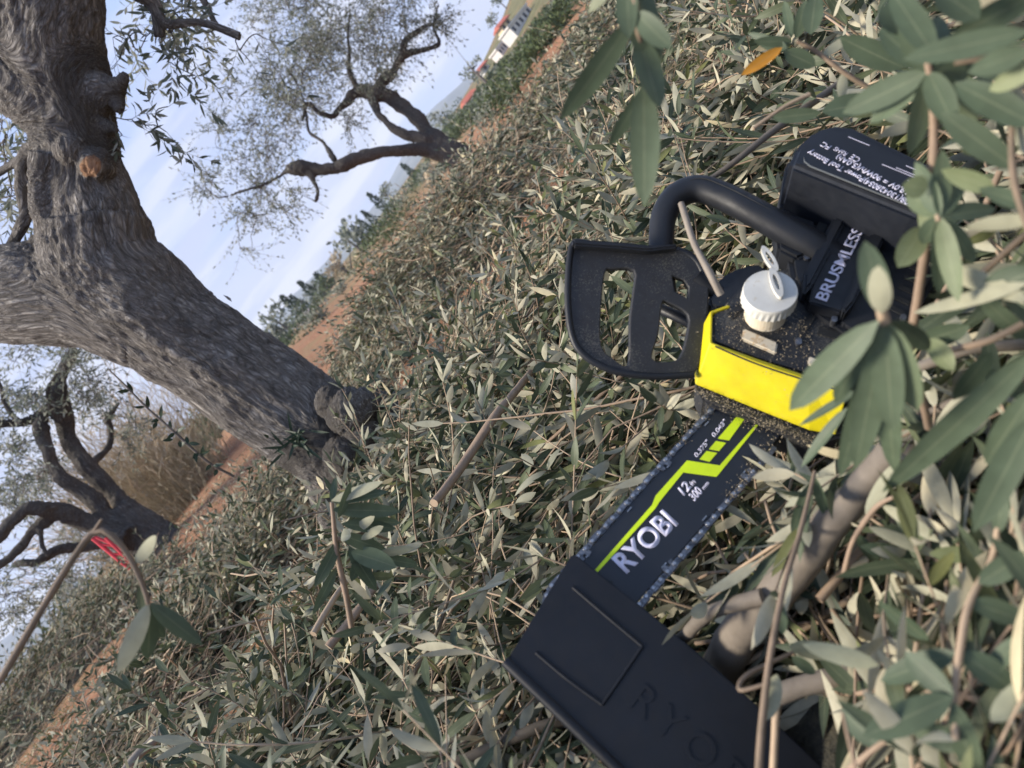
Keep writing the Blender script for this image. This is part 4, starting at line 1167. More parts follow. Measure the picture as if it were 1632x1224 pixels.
# scabbard over the nose of the bar
SC = empty('bar_scabbard', pb(1000, 1080, 0.0), 'black plastic bar cover pulled over the nose of the saw bar, bottom of the photo', 'bar cover')
s_out = [(911, 884), (918, 884), (1022, 966), (1100, 1030), (1175, 1095), (1300, 1212), (1420, 1330), (1235, 1440), (1110, 1340), (965, 1203), (880, 1122), (809, 1058), (812, 1050)]
SH = 0.016
solid('cover_shell', PX(s_out, SH), SN * -0.0032, M_scab, SC, 0.0012)
solid('cover_shell', [p - SN * (0.032) for p in PX(s_out, SH)], SN * -0.003, M_scab, SC, 0.001)
wall = [(911, 884), (806, 1056), (965, 1206), (1110, 1343), (1235, 1444)]
def ribbon(name, pts, h1, h0, th, mat, parent):
    P1 = PX(pts, h1); bm = bmesh.new(); c = pb(1100, 1080, h1); rows = []
    for i, p in enumerate(P1):
        inn = nz(c - p); inn = nz(inn - SN * (inn @ SN))
        rows.append([bm.verts.new(Vector(v)) for v in (p, p + inn * th, p + inn * th + SN * (h0 - h1), p + SN * (h0 - h1))])
    for i in range(len(rows) - 1):
        for k in range(4): bm.faces.new((rows[i][k], rows[i + 1][k], rows[i + 1][(k + 1) % 4], rows[i][(k + 1) % 4]))
    bm.faces.new(rows[0]); bm.faces.new(rows[-1][::-1])
    bmesh.ops.recalc_face_normals(bm, faces=bm.faces)
    bmesh.ops.bevel(bm, geom=list(bm.edges), offset=0.0008, segments=2, affect='EDGES', clamp_overlap=True)
    me = bpy.data.meshes.new(name); bm.to_mesh(me); bm.free()
    return link(name, me, parent, [mat])
ribbon('cover_wall', wall, SH - 0.002, SH - 0.033, 0.004, M_scab, SC)
tube_obj('rolled_edge', PX([(806, 1054), (880, 1124), (965, 1206), (1110, 1343), (1235, 1444)], SH - 0.003), 0.0052, M_scab, SC, 12, 30)
tube_obj('moulded_ridge', PX([(913, 936), (968, 983), (1024, 1030)], SH - 0.0003), 0.0017, M_scab, SC, 8, 12)
tube_obj('moulded_ridge', PX([(1024, 1030), (990, 1080), (960, 1123)], SH - 0.0003), 0.0017, M_scab, SC, 8, 12)
tube_obj('moulded_ridge', PX([(854, 1040), (905, 1083), (960, 1123)], SH - 0.0003), 0.0017, M_scab, SC, 8, 12)
text('raised_lettering', 'RYOBI', (1000, 1125), (1190, 1288), SH - 0.0004, 0.0225, M_scab, SC, bold=0.0, ext=0.0012, space=1.35)

# ------------------------------------------------------------------ single shoots and branches lying in front
def closeup(name, label, cat, group, stems, lvs, mats=None, lod=3, smat=None):
    """stems: [(points (px,py,depth), r_px...)]; lvs: (x0,y0,d0, x1,y1,d1, width_px, tone, side, bend)"""
    base = at(*stems[0][0][0]) if stems else at(*lvs[0][:3])
    t = empty(name, base, label, cat, group)
    if stems:
        a = Acc()
        for pts, rp in stems:
            cs = [(x, y, r, d) for (x, y, d), r in zip(pts, rp)]
            P, R = chain(cs, 26)
            P = P + np.stack([fbm(P * 16 + o_, 2) for o_ in (3, 17, 29)], -1) * R[:, None] * 0.35
            R = R * (1 + 0.09 * vnoise(P * 70))
            tubes(a, P[None], R[None], 12, 0, lc=rng.random(1))
            for e in (0, -1):
                V, F = _disc(P[e], nz(P[e] - P[1 if e == 0 else -2]), R[e], 16); a.add(V, F, 0, 0.9)
        a.build('stem', [smat or M_stem], t)
    if lvs:
        b = Acc()
        for x0, y0, d0, x1, y1, d1, w, tone, side, bend in lvs:
            A, B = at(x0, y0, d0), at(x1, y1, d1); L = np.linalg.norm(B - A); d = (B - A) / L
            v = nz(EYE - (A + B) / 2); n = v - d * (v @ d); n = nz(n) * side
            # lean the blade a little off face-on
            sd = np.cross(d, n); n = nz(n + sd * rng.normal(0, 0.25))
            leaves(b, [A], [d], [n], L * (1 + abs(bend) * .05), w * (1.22 if d0 < .6 else .95) * (d0 + d1) / 2 / FPX, bend, lod, 0, tone, curl=0.22)
        b.build('leaves', [mats or M_fleaf], t)
    return t
def whorl(cx, cy, d, tips, w, tone=0.3):
    return [(cx, cy, d, x, y, d + dd, w * (0.85 + 0.3 * rng.random()), min(1, max(0, tone + rng.normal(0, .2))), s, rng.normal(0.1, .2)) for x, y, dd, s in tips]
G_SP = 'olive shoots close to the camera'
closeup('olive_shoot', 'hanging blurred olive shoot with long leaves above the hand guard, top centre', 'olive shoot', G_SP,
    [([(1004, -60, .42), (1012, 10, .42), (1020, 80, .43), (1028, 130, .43), (1034, 182, .44)], [7, 6, 6, 5, 4])],
    [(1008, 30, .42, 893, 200, .47, 34, .2, 1, .2), (1026, 130, .43, 1028, 328, .45, 40, .45, 1, .1), (1018, 60, .43, 1052, 170, .42, 38, .4, 1, .1), (1008, -40, .42, 1046, 120, .43, 44, .5, 1, .1),
     (1014, 20, .42, 1065, 75, .41, 30, .3, 1, .2), (1028, 140, .44, 968, 242, .47, 20, .1, 1, .3), (1000, -40, .42, 1000, 60, .42, 30, .3, 1, .1), (1000, -70, .42, 940, 20, .45, 22, .3, -1, .1)])
closeup('olive_shoot', 'whorl of broad green leaves drooping over the yellow cover of the saw', 'olive shoot', G_SP,
    [([(1408, 512, .36), (1402, 490, .355), (1404, 470, .35)], [9, 8, 6]), ([(1408, 512, .36), (1430, 540, .40), (1460, 600, .46), (1480, 680, .5)], [7, 6, 6, 6])],
    [(1400, 512, .355, 1250, 656, .40, 42, .55, 1, .15), (1398, 520, .36, 1312, 660, .42, 26, .2, 1, .3), (1406, 520, .36, 1368, 762, .40, 38, .5, 1, .2), (1412, 520, .36, 1420, 690, .38, 40, .45, 1, .1),
     (1416, 515, .36, 1462, 664, .37, 40, .7, 1, .25), (1408, 500, .355, 1380, 388, .36, 36, .5, 1, -.3), (1404, 500, .35, 1398, 442, .33, 30, .9, -1, -.5), (1420, 512, .37, 1492, 560, .42, 26, .15, 1, .1),
     (1400, 540, .38, 1336, 780, .45, 28, .2, 1, .2), (1412, 560, .39, 1420, 760, .44, 34, .35, 1, .1), (1370, 620, .45, 1272, 678, .47, 12, .1, 1, .1), (1350, 650, .48, 1272, 745, .5, 16, .3, 1, .2)])
closeup('olive_shoot', 'bent bare stem arching over with a few leaves at its end, lower left', 'olive shoot', G_SP,
    [([(-30, 1120, .52), (0, 1085, .52), (60, 985, .53), (108, 905, .54), (148, 850, .55), (175, 852, .55), (205, 885, .55), (228, 930, .55), (237, 962, .55)], [6.5, 6, 6, 5.5, 5, 5, 4.5, 4, 3.5]), ([(148, 850, .55), (162, 828, .55)], [3, 2])],
    [(236, 962, .55, 190, 1074, .53, 24, .9, -1, .15), (238, 965, .55, 238, 1058, .57, 24, .05, 1, .2), (240, 962, .55, 323, 1029, .56, 24, .2, 1, .2), (216, 898, .55, 251, 852, .54, 18, .9, -1, .1), (226, 925, .55, 224, 985, .6, 12, .05, 1, .1), (238, 975, .56, 262, 1020, .58, 16, .05, 1, .1), (-20, 1190, .5, 8, 1165, .5, 16, .8, -1, 0)])
closeup('olive_shoot', 'thin upright twig crossing in front of the bar cover at the bottom', 'olive shoot', G_SP,
    [([(1206, 1260, .44), (1216, 1150, .45), (1228, 1040, .46), (1250, 930, .48), (1275, 850, .50), (1298, 752, .53)], [6.5, 6.5, 6, 5, 4, 3]), ([(1222, 1090, .455), (1180, 1100, .46), (1192, 1075, .47), (1262, 1040, .49)], [3, 3.5, 3.5, 3]), ([(1232, 1240, .47), (1236, 1150, .47), (1240, 1090, .47)], [6, 6, 5])],
    [(1241, 958, .475, 1248, 1012, .47, 17, .6, 1, .3), (1238, 1075, .46, 1222, 1148, .45, 24, .8, -1, .1), (1262, 1045, .49, 1300, 1075, .49, 16, .4, 1, .1), (1258, 1030, .49, 1345, 1045, .50, 26, .5, -1, .2), (1290, 770, .53, 1262, 850, .54, 16, .1, 1, .1), (1296, 758, .53, 1320, 830, .54, 14, .2, 1, .1)])
closeup('olive_shoot', 'clump of long olive leaves pointing right in front of the big trunk base', 'olive shoot', G_SP,
    [([(560, 1000, .82), (548, 930, .80), (536, 870, .79), (528, 800, .78)], [5, 5, 4, 3]), ([(536, 860, .79), (580, 850, .8), (620, 860, .82)], [4, 3, 2])],
    [(528, 798, .78, 612, 768, .77, 20, .9, -1, .1), (530, 800, .78, 618, 782, .78, 20, .2, 1, .1), (530, 812, .78, 640, 815, .80, 26, .3, 1, .2), (540, 825, .78, 560, 770, .77, 16, .2, 1, .2), (545, 835, .78, 632, 842, .80, 22, .1, 1, .1),
     (538, 850, .78, 618, 880, .80, 24, .4, 1, .2), (560, 850, .79, 598, 822, .78, 16, .95, -1, .1), (575, 860, .79, 612, 838, .78, 15, .8, -1, .1), (560, 880, .79, 630, 900, .78, 34, .5, 1, .3), (540, 860, .79, 505, 940, .78, 22, .1, 1, .4), (556, 870, .79, 600, 945, .8, 24, .05, 1, .2),
     (600, 885, .8, 660, 872, .8, 18, .6, -1, .1), (548, 842, .78, 556, 870, .76, 18, .95, -1, .6), (580, 875, .79, 560, 930, .8, 22, .15, 1, .2), (610, 890, .8, 668, 900, .82, 20, .1, 1, .1), (528, 800, .78, 535, 760, .79, 12, .1, 1, .1), (560, 830, .79, 640, 832, .81, 20, .1, 1, .1), (536, 905, .8, 500, 980, .78, 18, .1, 1, .3)])
closeup('olive_shoot', 'thick pinkish upright stem with leaves in front of the battery, right', 'olive shoot', G_SP,
    [([(1430, 640, .50), (1455, 520, .46), (1476, 400, .43), (1486, 300, .41), (1488, 200, .40), (1480, 110, .39), (1470, 20, .38)], [7, 7, 7, 8, 7, 5.5, 5]), ([(1486, 310, .41), (1496, 352, .40)], [5, 4])],
    whorl(1480, 115, .39, [(1345, 180, .03, 1), (1390, 195, .03, 1), (1455, 250, .02, 1), (1520, 200, -.01, 1), (1555, 195, .0, 1), (1600, 60, .0, 1), (1440, 20, 0, 1), (1500, 10, 0, 1), (1400, 40, .02, 1), (1545, 120, 0, 1)], 34, .35)
    + whorl(1498, 345, .40, [(1462, 260, .01, 1), (1500, 240, 0, 1), (1545, 260, 0, 1), (1440, 300, .02, 1), (1560, 420, 0, 1), (1500, 470, .01, 1), (1590, 330, 0, 1), (1470, 390, .01, 1), (1530, 480, 0, 1)], 27, .5)
    + [(1478, 300, .40, 1440, 295, .40, 30, .8, 1, .2), (1472, 362, .42, 1432, 425, .42, 34, .9, 1, .1), (1480, 310, .41, 1482, 385, .41, 28, .9, 1, .1), (1585, 300, .38, 1500, 272, .39, 30, .9, 1, .1)])
closeup('olive_shoot', 'big blurred leaves leaning in from the upper right corner', 'olive shoot', G_SP,
    [([(1700, 60, .33), (1600, 85, .34), (1520, 100, .35)], [7, 6, 5]), ([(1660, 420, .36), (1618, 300, .36), (1612, 180, .36)], [6, 6, 5])],
    [(1640, 50, .33, 1440, 95, .35, 34, .4, 1, .1), (1640, 80, .33, 1545, 115, .34, 30, .6, 1, .1), (1660, 100, .33, 1575, 145, .35, 26, 1.0, 1, .1), (1500, 180, .38, 1620, 270, .37, 36, .2, 1, .2), (1650, 200, .35, 1520, 130, .37, 40, .1, 1, .1),
     (1560, 30, .36, 1480, -30, .36, 44, .2, 1, .1), (1490, 90, .37, 1420, -20, .38, 36, .2, 1, .1), (1650, -10, .36, 1520, 60, .37, 38, .3, 1, .1), (1420, 0, .40, 1432, 55, .40, 44, .2, 1, .1), (1640, 250, .36, 1618, 140, .36, 26, .9, -1, .1),
     (1530, 240, .40, 1608, 235, .40, 18, .95, 1, .1), (1650, 350, .36, 1540, 360, .38, 24, .9, -1, .2), (1650, 330, .37, 1560, 300, .38, 24, .4, 1, .1)])
closeup('olive_shoot', 'dark rosette of leaves with one orange and yellow leaf, upper middle', 'olive shoot', G_SP,
    [([(1400, 150, .60), (1350, 120, .6), (1300, 82, .60), (1270, 66, .6)], [4, 4, 3.5, 3]), ([(1290, 150, .6), (1250, 170, .6), (1200, 205, .6)], [3.5, 3, 3])],
    [(1262, 66, .6, 1202, 66, .6, 18, .3, 1, .1), (1262, 60, .6, 1250, 0, .6, 16, .4, 1, .1), (1268, 62, .6, 1285, 0, .59, 22, .4, 1, .1), (1256, 75, .6, 1190, 52, .62, 14, .1, 1, .1), (1255, 78, .6, 1205, 62, .61, 22, .05, 1, .1), (1250, 82, .6, 1300, 105, .6, 30, .15, 1, .1),
     (1292, 55, .58, 1300, -10, .58, 26, .2, 1, .1), (1340, 60, .56, 1440, 110, .56, 34, .2, 1, .1), (1230, 188, .6, 1310, 180, .59, 24, .3, 1, .1), (1312, 88, .6, 1350, 60, .6, 18, .9, -1, .1), (1345, 115, .6, 1340, 160, .6, 18, .9, -1, .1), (1310, 178, .58, 1400, 160, .57, 30, .2, 1, .1)])
closeup('fallen_leaf', 'single orange and yellow withered leaf among the green ones', 'leaf', None, [], [(1246, 76, .598, 1183, 118, .6, 15, .25, 1, .15)], M_yleaf)
closeup('olive_shoot', 'cluster of long dark leaves at the right edge below the battery', 'olive shoot', G_SP,
    [([(1700, 330, .42), (1640, 370, .43), (1560, 440, .45), (1500, 480, .46)], [6, 6, 5, 4]), ([(1660, 500, .40), (1580, 540, .42), (1500, 560, .45)], [6, 6, 5])],
    [(1640, 450, .38, 1460, 500, .42, 22, .95, -1, .1), (1640, 480, .38, 1490, 420, .42, 26, .9, -1, .15), (1650, 560, .36, 1405, 790, .42, 42, .35, 1, .1), (1650, 430, .38, 1560, 470, .4, 40, .1, 1, .1), (1560, 470, .42, 1640, 545, .42, 24, .5, 1, .1),
     (1650, 620, .36, 1570, 740, .38, 34, .3, 1, .1), (1580, 560, .40, 1520, 640, .42, 28, .1, 1, .1), (1545, 520, .43, 1455, 550, .45, 30, .2, 1, .1), (1560, 590, .42, 1660, 640, .42, 26, .4, 1, .1), (1480, 540, .44, 1520, 590, .43, 26, .95, 1, .1), (1650, 660, .35, 1550, 850, .37, 40, .2, 1, .1)])
closeup('olive_shoot', 'tan stem with pale narrow leaves spreading right of the saw bar', 'olive shoot', G_SP,
    [([(1344, 915, .52), (1355, 870, .51), (1375, 835, .50), (1400, 805, .49), (1430, 790, .48)], [4, 4, 4.5, 4, 3])],
    [(1380, 822, .5, 1425, 740, .5, 20, .9, -1, .1), (1385, 840, .5, 1500, 888, .49, 17, .95, -1, .1), (1405, 805, .49, 1498, 862, .47, 18, .9, -1, .1), (1370, 870, .51, 1490, 895, .5, 22, .1, 1, .1), (1412, 798, .49, 1460, 830, .49, 12, .6, 1, .1), (1365, 850, .51, 1400, 900, .52, 16, .1, 1, .1), (1482, 882, .47, 1578, 885, .46, 22, 1.0, 1, .1)])
closeup('olive_shoot', 'tan stem with long dark leaves at the lower right corner', 'olive shoot', G_SP,
    [([(1522, 1180, .36), (1520, 1120, .365), (1530, 1030, .37), (1545, 960, .38), (1580, 890, .39), (1590, 840, .39)], [6, 6, 6, 6, 5, 4]), ([(1340, 1240, .4), (1400, 1190, .39), (1450, 1160, .385)], [5, 5, 4])],
    [(1518, 1110, .36, 1375, 1175, .37, 40, .2, 1, .1), (1525, 1040, .37, 1400, 1085, .40, 34, .1, 1, .1), (1520, 1120, .36, 1560, 1260, .36, 34, .3, 1, .1), (1545, 960, .38, 1640, 990, .37, 32, .3, 1, .1), (1560, 930, .38, 1640, 880, .37, 30, .2, 1, .1), (1530, 1040, .37, 1620, 1100, .36, 36, .1, 1, .1),
     (1590, 850, .39, 1600, 760, .38, 22, .3, 1, .1), (1450, 1160, .38, 1560, 1190, .36, 36, .3, 1, .1), (1400, 1190, .39, 1340, 1130, .41, 30, .1, 1, .1), (1640, 1010, .36, 1560, 1080, .37, 26, .5, 1, .1), (1520, 1110, .36, 1440, 1040, .38, 34, .15, 1, .1), (1580, 1150, .35, 1650, 1080, .35, 30, .6, -1, .1), (1400, 1060, .42, 1280, 1028, .44, 26, .6, -1, .2), (1480, 1020, .42, 1400, 960, .43, 26, .05, 1, .1)])
# branches
G_BR = 'cut branches lying in the brush'
def bough(label, pts, rp, side=(), m=None):
    st = [([(x, y, d) for x, y, d in pts], rp)] + [([(x, y, d) for x, y, d in p], r) for p, r in side]
    return closeup('cut_branch', label, 'branch', G_BR, st, [], smat=m or M_branch)
bough('thick smooth grey branch running down beside the saw bar', [(1425, 715, .52), (1370, 785, .535), (1310, 850, .55), (1250, 925, .58), (1200, 1000, .62), (1145, 1075, .68)], [25, 26, 28, 30, 33, 34], [([(1215, 950, .575), (1160, 965, .59), (1120, 985, .61), (1080, 1025, .66)], [14, 12, 11, 10])])
bough('pale pinkish branch at the lower right under the thin twig', [(1230, 1110, .56), (1300, 1090, .55), (1380, 1065, .54), (1440, 1035, .53), (1490, 1000, .52), (1525, 950, .52)], [17, 17, 16, 16, 14, 10])
bough('brown stick pointing away in the middle of the brush pile', [(690, 800, 1.03), (735, 745, 1.10), (765, 700, 1.13), (800, 652, 1.16), (850, 590, 1.4), (905, 525, 1.7)], [7, 8, 8, 7, 5.5, 4], m=M_stem)
bough('pair of pale sticks below the arm of the clump of leaves', [(525, 1030, 1.0), (560, 985, 1.02), (600, 930, 1.05)], [7, 7, 6], [([(500, 1010, 1.0), (535, 950, 1.05), (555, 925, 1.1)], [6, 5, 4])], m=M_stem)
bough('straight stick at the bottom left of the bar cover', [(700, 1230, .75), (790, 1190, .75), (880, 1155, .74), (940, 1150, .74)], [9, 9, 10, 10])
bough('dark stick on the soil at the lower left', [(190, 1240, 1.9), (225, 1200, 1.95), (262, 1158, 2.0)], [8, 8, 8])
bough('slanting twig behind the saw handle', [(1085, 325, .74), (1105, 380, .72), (1135, 440, .70), (1150, 470, .70)], [5, 5.5, 6, 6])
bough('long thin branch reaching down from the battery to the guard', [(1340, 130, .85), (1250, 195, .82), (1180, 250, .8), (1110, 300, .8)], [6, 6, 5, 4])
bough('pale twig across the brush right of the whorl of leaves', [(1660, 545, .50), (1560, 555, .50), (1480, 580, .51), (1440, 595, .52)], [9, 9, 8, 7])
bough('pink stem rising at the right of the whorl of leaves', [(1440, 760, .56), (1462, 700, .56), (1480, 640, .57)], [12, 12, 11], [([(1480, 660, .56), (1560, 625, .53), (1640, 600, .5)], [8, 8, 8])])

# ------------------------------------------------------------------ far side: hills, houses, trees and bushes
def on_ground(px, py, d):
    p = at(px, py, d); p[2] = float(ground_z(p[0], p[1])); return p
def mountains():
    m, nt, b, out = new_mat('haze_blue_mountain')
    n = noise(nt, 0.025, 6, 0.6)
    nt.links.new(ramp(nt, n, [(0.35, (0.05, 0.07, 0.08)), (0.65, (0.13, 0.14, 0.13))]), b.inputs['Base Color'])  # distance haze tinted into the base colour, besides the haze volume
    b.inputs['Roughness'].default_value = 1.0
    az = np.linspace(-60, 60, 260); R = np.linspace(450, 1250, 14)
    A, Rr = np.meshgrid(np.radians(az), R, indexing='ij')
    d = np.degrees(A)
    el = 0.4 + 2.6 * np.exp(-((d + 36) / 7.0) ** 2) + 1.1 * np.exp(-((d + 6) / 7) ** 2) + 1.3 * np.exp(-((d - 11) / 5) ** 2) + 2.8 * np.exp(-((d - 42) / 12) ** 2)
    q = np.stack([d * 0.35, Rr * 0.008, 0 * d], -1)
    el = el + 0.3 * fbm(q, 4)
    Z = np.maximum(Rr * np.tan(np.radians(el)) * sstep(450, 1150, Rr), -6)
    V = np.stack([Rr * np.sin(A), Rr * np.cos(A), Z], -1).reshape(-1, 3)
    nR = len(R); i = np.arange(len(az) - 1)[:, None] * nR; j = np.arange(nR - 1)[None]
    F = np.stack([i + j, i + j + 1, i + nR + j + 1, i + nR + j], -1).reshape(-1, 4)
    a = Acc(); a.add(V, F, 0); tag(a.build('mountains', [m]), kind='structure')
mountains()

def leafblob(acc, c, rx, ry, rz, n, ls, mat=0, lumps=9, up=0.35, aspect=0.55, base_cut=True):
    """a crown built of leaf clumps spread unevenly through its volume"""
    c = np.array(c, float)
    lc_ = nz(rng.normal(0, 1, (lumps, 3))) * (rng.random((lumps, 1)) ** 0.4) * 0.68
    k = rng.integers(0, lumps, n)
    p = lc_[k] + nz(rng.normal(0, 1, (n, 3))) * (rng.random((n, 1)) ** 0.5) * (0.30 + 0.22 * (k % 3)[:, None] / 2)
    if base_cut: p[:, 2] = np.where(p[:, 2] < -0.85, -0.85, p[:, 2])
    P = c + p * np.array([rx, ry, rz])
    d = nz(p + rng.normal(0, 0.8, (n, 3)) + np.array([0, 0, up]))
    tone = np.clip(0.5 + 0.18 * rng.normal(0, 1, lumps)[k] + rng.normal(0, 0.18, n), 0, 1)
    leaves(acc, P, d, rng.normal(0, 1, (n, 3)), ls * (0.6 + 0.8 * rng.random(n)), ls * aspect, 0.2, 0, mat, tone)

def bush(name, label, cat, group, px, py, d, w, h, mat, n=260, ls=None, trunk=True, lift=0.0):
    """px,py is the foot; w,h in metres"""
    g = on_ground(px, py, d); g[2] = min(g[2], at(px, py, d)[2] - h * 0.5) if at(px, py, d)[2] - h * 0.5 < g[2] else at(px, py, d)[2] - h * 0.5
    t = empty(name, g, label, cat, group)
    ls = ls or max(0.05, 0.11 * h)
    a = Acc(); leafblob(a, g + np.array([0, 0, h * 0.5 + lift]), w / 2, w / 2 * 0.9, h * 0.55, n, ls)
    a.build('crown', [mat], t)
    b = Acc(); k = 4; P = np.zeros((k, 5, 3)); top = g + np.array([0, 0, h * 0.6 + lift])
    for q in range(k):
        e = top + rng.normal(0, 1, 3) * np.array([w * .25, w * .25, h * .1])
        P[q] = (g - np.array([0, 0, 0.05])) + (e - g) * np.linspace(0, 1, 5)[:, None]
    tubes(b, P, np.linspace(0.035, 0.012, 5)[None] * h * np.ones((k, 1)), 4, 0); b.build('trunk', [M_twig], t)
    return t

def cypress(px, py, d, foot, label, group='cypresses on the skyline'):
    tip = at(px, py, d); g = np.array([tip[0], tip[1], float(ground_z(tip[0], tip[1]))]); 
    h = foot * rng.uniform(0.9, 1.25); g[2] = min(tip[2] - h, g[2] + 0.3) if tip[2] - h > g[2] else tip[2] - h
    t = empty('cypress_tree', g, label, 'cypress', group)
    n = 330; z = rng.random(n) ** 0.8; r = 0.15 * h * np.sin(pi * np.clip(z * 0.93 + 0.05, 0, 1)) ** 0.7 * (1.05 - 0.55 * z)
    th = rng.random(n) * 2 * pi; rr = r * rng.random(n) ** 0.4 * (1 + 0.25 * vnoise(np.stack([th, z * 5, z * 0 + px], -1)))
    P = g + np.stack([rr * np.cos(th), rr * np.sin(th), 0.06 * h + z * h * 0.92], 1)
    dr = np.stack([np.cos(th) * 0.5, np.sin(th) * 0.5, np.ones(n)], 1) + rng.normal(0, 0.25, (n, 3))
    a = Acc(); leaves(a, P, dr, rng.normal(0, 1, (n, 3)), h * 0.09, h * 0.035, 0.1, 0, 0); a.build('crown', [M_cyp], t)
    b = Acc(); tubes(b, (g + np.array([0, 0, 1.0]) * (np.linspace(-0.02, 0.5, 5) * h)[:, None])[None], np.linspace(0.022, 0.01, 5)[None] * h, 6, 0); b.build('trunk', [M_twig], t)

for x, y, d, lab in [(586, 309, 62, 'tall dark cypress highest of the row under the low branch of the second tree'), (577, 337, 66, 'narrow cypress second in the row below the second tree'), (560, 360, 64, 'cypress in the middle of the skyline row'),
                     (547, 363, 60, 'broad dark cypress at the lower end of the skyline row'), (570, 350, 72, 'small cypress between two taller ones in the row'), (502, 436, 64, 'thin cypress standing by the round brown bush'),
                     (476, 449, 60, 'slim leaning cypress above the orange slope'), (447, 473, 58, 'broad cypress near the edge of the big trunk'), (463, 472, 63, 'low cypress right of the broad one by the trunk'),
                     (432, 519, 55, 'spiky cypress touching the edge of the big trunk'), (424, 531, 56, 'lowest cypress half behind the big trunk'), (640, 262, 70, 'faint cypress under the fork of the second tree')]:
    cypress(x, y, d, 2.9, lab)
G_B = 'bushes on the far slope'
for lab, x, y, d, w, h, m, n in [
    ('round brown bare bush on the skyline beside the cypresses', 540, 425, 40, 2.0, 1.6, M_grass, 320),
    ('green bush below the small cypress on the skyline', 512, 462, 45, 2.4, 1.7, M_bush, 340),
    ('low green bush under the broad cypress by the trunk', 470, 500, 46, 2.4, 1.2, M_bush, 300),
    ('grey green bush along the skyline under the low branch', 640, 338, 40, 2.2, 1.4, M_leaf_far, 420),
    ('dark bush under the fork of the second olive tree', 680, 290, 42, 2.2, 1.4, M_bush, 420),
    ('pale straw coloured bush at the foot of the second olive tree', 700, 270, 24, 1.8, 1.3, M_grass, 360),
    ('green bush behind the foot of the second olive tree', 745, 225, 34, 1.8, 1.2, M_bush, 420),
    ('tall dark bush before the red roof', 742, 205, 50, 2.4, 1.8, M_bush, 420),
    ('olive coloured bush between the mast and the second tree', 772, 200, 28, 1.6, 1.1, M_leaf_far, 420),
    ('wide grey green thicket beside the mast', 808, 168, 30, 2.6, 1.5, M_leaf_far, 560),
    ('dark green thicket below the white houses', 848, 112, 34, 2.2, 1.2, M_bush, 560),
    ('blue grey bush right of the white houses', 890, 62, 30, 2.0, 1.3, M_leaf_far, 520),
    ('dark bush at the top edge beyond the heap', 915, 20, 22, 1.6, 1.0, M_leaf_far, 520),
    ('bush at the top of the orange slope beside the heap', 835, 160, 22, 1.1, 0.6, M_bush, 300),
    ('small green bush on the orange slope', 655, 330, 26, 1.6, 0.8, M_bush, 260),
    ('low dry bush at the edge of the orange bank', 610, 395, 20, 1.4, 0.7, M_grass, 260),
    ('brown dry bush before the orange bank near the trunk', 500, 520, 26, 2.2, 0.9, M_grass, 300),
    ('green bush above the end of the dirt track', 345, 690, 30, 2.2, 1.9, M_bush, 360),
    ('dark bush left of the red tiled house', 335, 680, 36, 2.0, 2.2, M_bush, 360),
    ('dark green bush at the foot of the dry canes', 322, 775, 15, 1.0, 0.7, M_bush, 300),
    ('bright green pine bush before the blue mountain', 110, 1005, 13, 1.2, 0.9, M_bush, 420),
    ('brownish scrub beside the bright green bush', 150, 985, 12, 1.3, 0.7, M_grass, 380),
    ('dusty scrub low at the left edge', 75, 1050, 14, 1.5, 0.6, M_leaf_far, 320),
    ('dry yellow scrub below the old split olive', 190, 930, 9.5, 1.2, 0.55, M_grass, 420)]:
    bush('bush', lab, 'bush', G_B, x, y, d, w, h, m, n)
def far_scrub():
    """the matted scrub and low trees that cover the slopes far off"""
    a = Acc()
    for k in range(470):
        az = radians(rng.uniform(-42, 44) if k < 330 else rng.uniform(11, 31)); r = 11 + 70 * rng.random() ** (1.3 if k < 330 else .8)
        dz = degrees_ = math.degrees(az)
        if -30 < dz < -6 and r < 30 and rng.random() < .7: continue
        if -9 < dz < 13 and r < 26 and rng.random() < .8: continue
        x, y = r * sin(az), r * cos(az)
        if vnoise(np.array([[x * .12, y * .12, 2.0]]))[0] < -0.18 and k < 330: continue
        if k >= 330 and 17.5 < dz < 22 and r > 50 and r < 88: continue
        h = rng.uniform(.35, .9) * (1 + r / 60); g = np.array([x, y, float(ground_z(x, y))])
        if r * 0.0 + g[2] + h * 1.0 > EYE[2] + r * 0.016 and r < 60: h *= .5
        if 13 < dz < 25: h = min(h, max(.12, (EYE[2] + .003 * r - g[2]) * .9))
        leafblob(a, g + np.array([0, 0, h * .35]), h * rng.uniform(.9, 1.8), h * rng.uniform(.9, 1.5), h * .55, 150 + int(2200 / r), .035 + .0028 * r, int(rng.integers(0, 3)))
    tag(a.build('far_scrub', [M_bush, M_leaf_far, M_bush]), kind='stuff', label='matted green and grey scrub covering the distant slopes', cat='scrub')
far_scrub()
# far olive rows: individuals, nothing tells them apart
for k in range(34):
    az = radians(rng.uniform(-34, 40)); r = rng.uniform(45, 105)
    if -0.02 < az - radians(19) < 0.07: r = rng.uniform(100, 120)
    p = np.array([r * sin(az), r * cos(az), 0]); v = p - EYE
    g = np.array([p[0], p[1], float(ground_z(p[0], p[1]))])
    t = empty('far_tree', g, 'small grey green tree among others dotted over the far slopes', 'tree', 'small trees dotted over the far slopes')
    h = rng.uniform(1.6, 3.0)
    a = Acc(); leafblob(a, g + np.array([0, 0, h * .6]), h * .65, h * .6, h * .5, 210, h * .13); a.build('crown', [M_leaf_far if k % 3 else M_bush], t)
    b = Acc(); tubes(b, (g + np.array([0, 0, 1.0]) * (np.linspace(-.03, .6, 4) * h)[:, None])[None], np.linspace(.05, .02, 4)[None] * h, 5, 0); b.build('trunk', [M_twig], t)

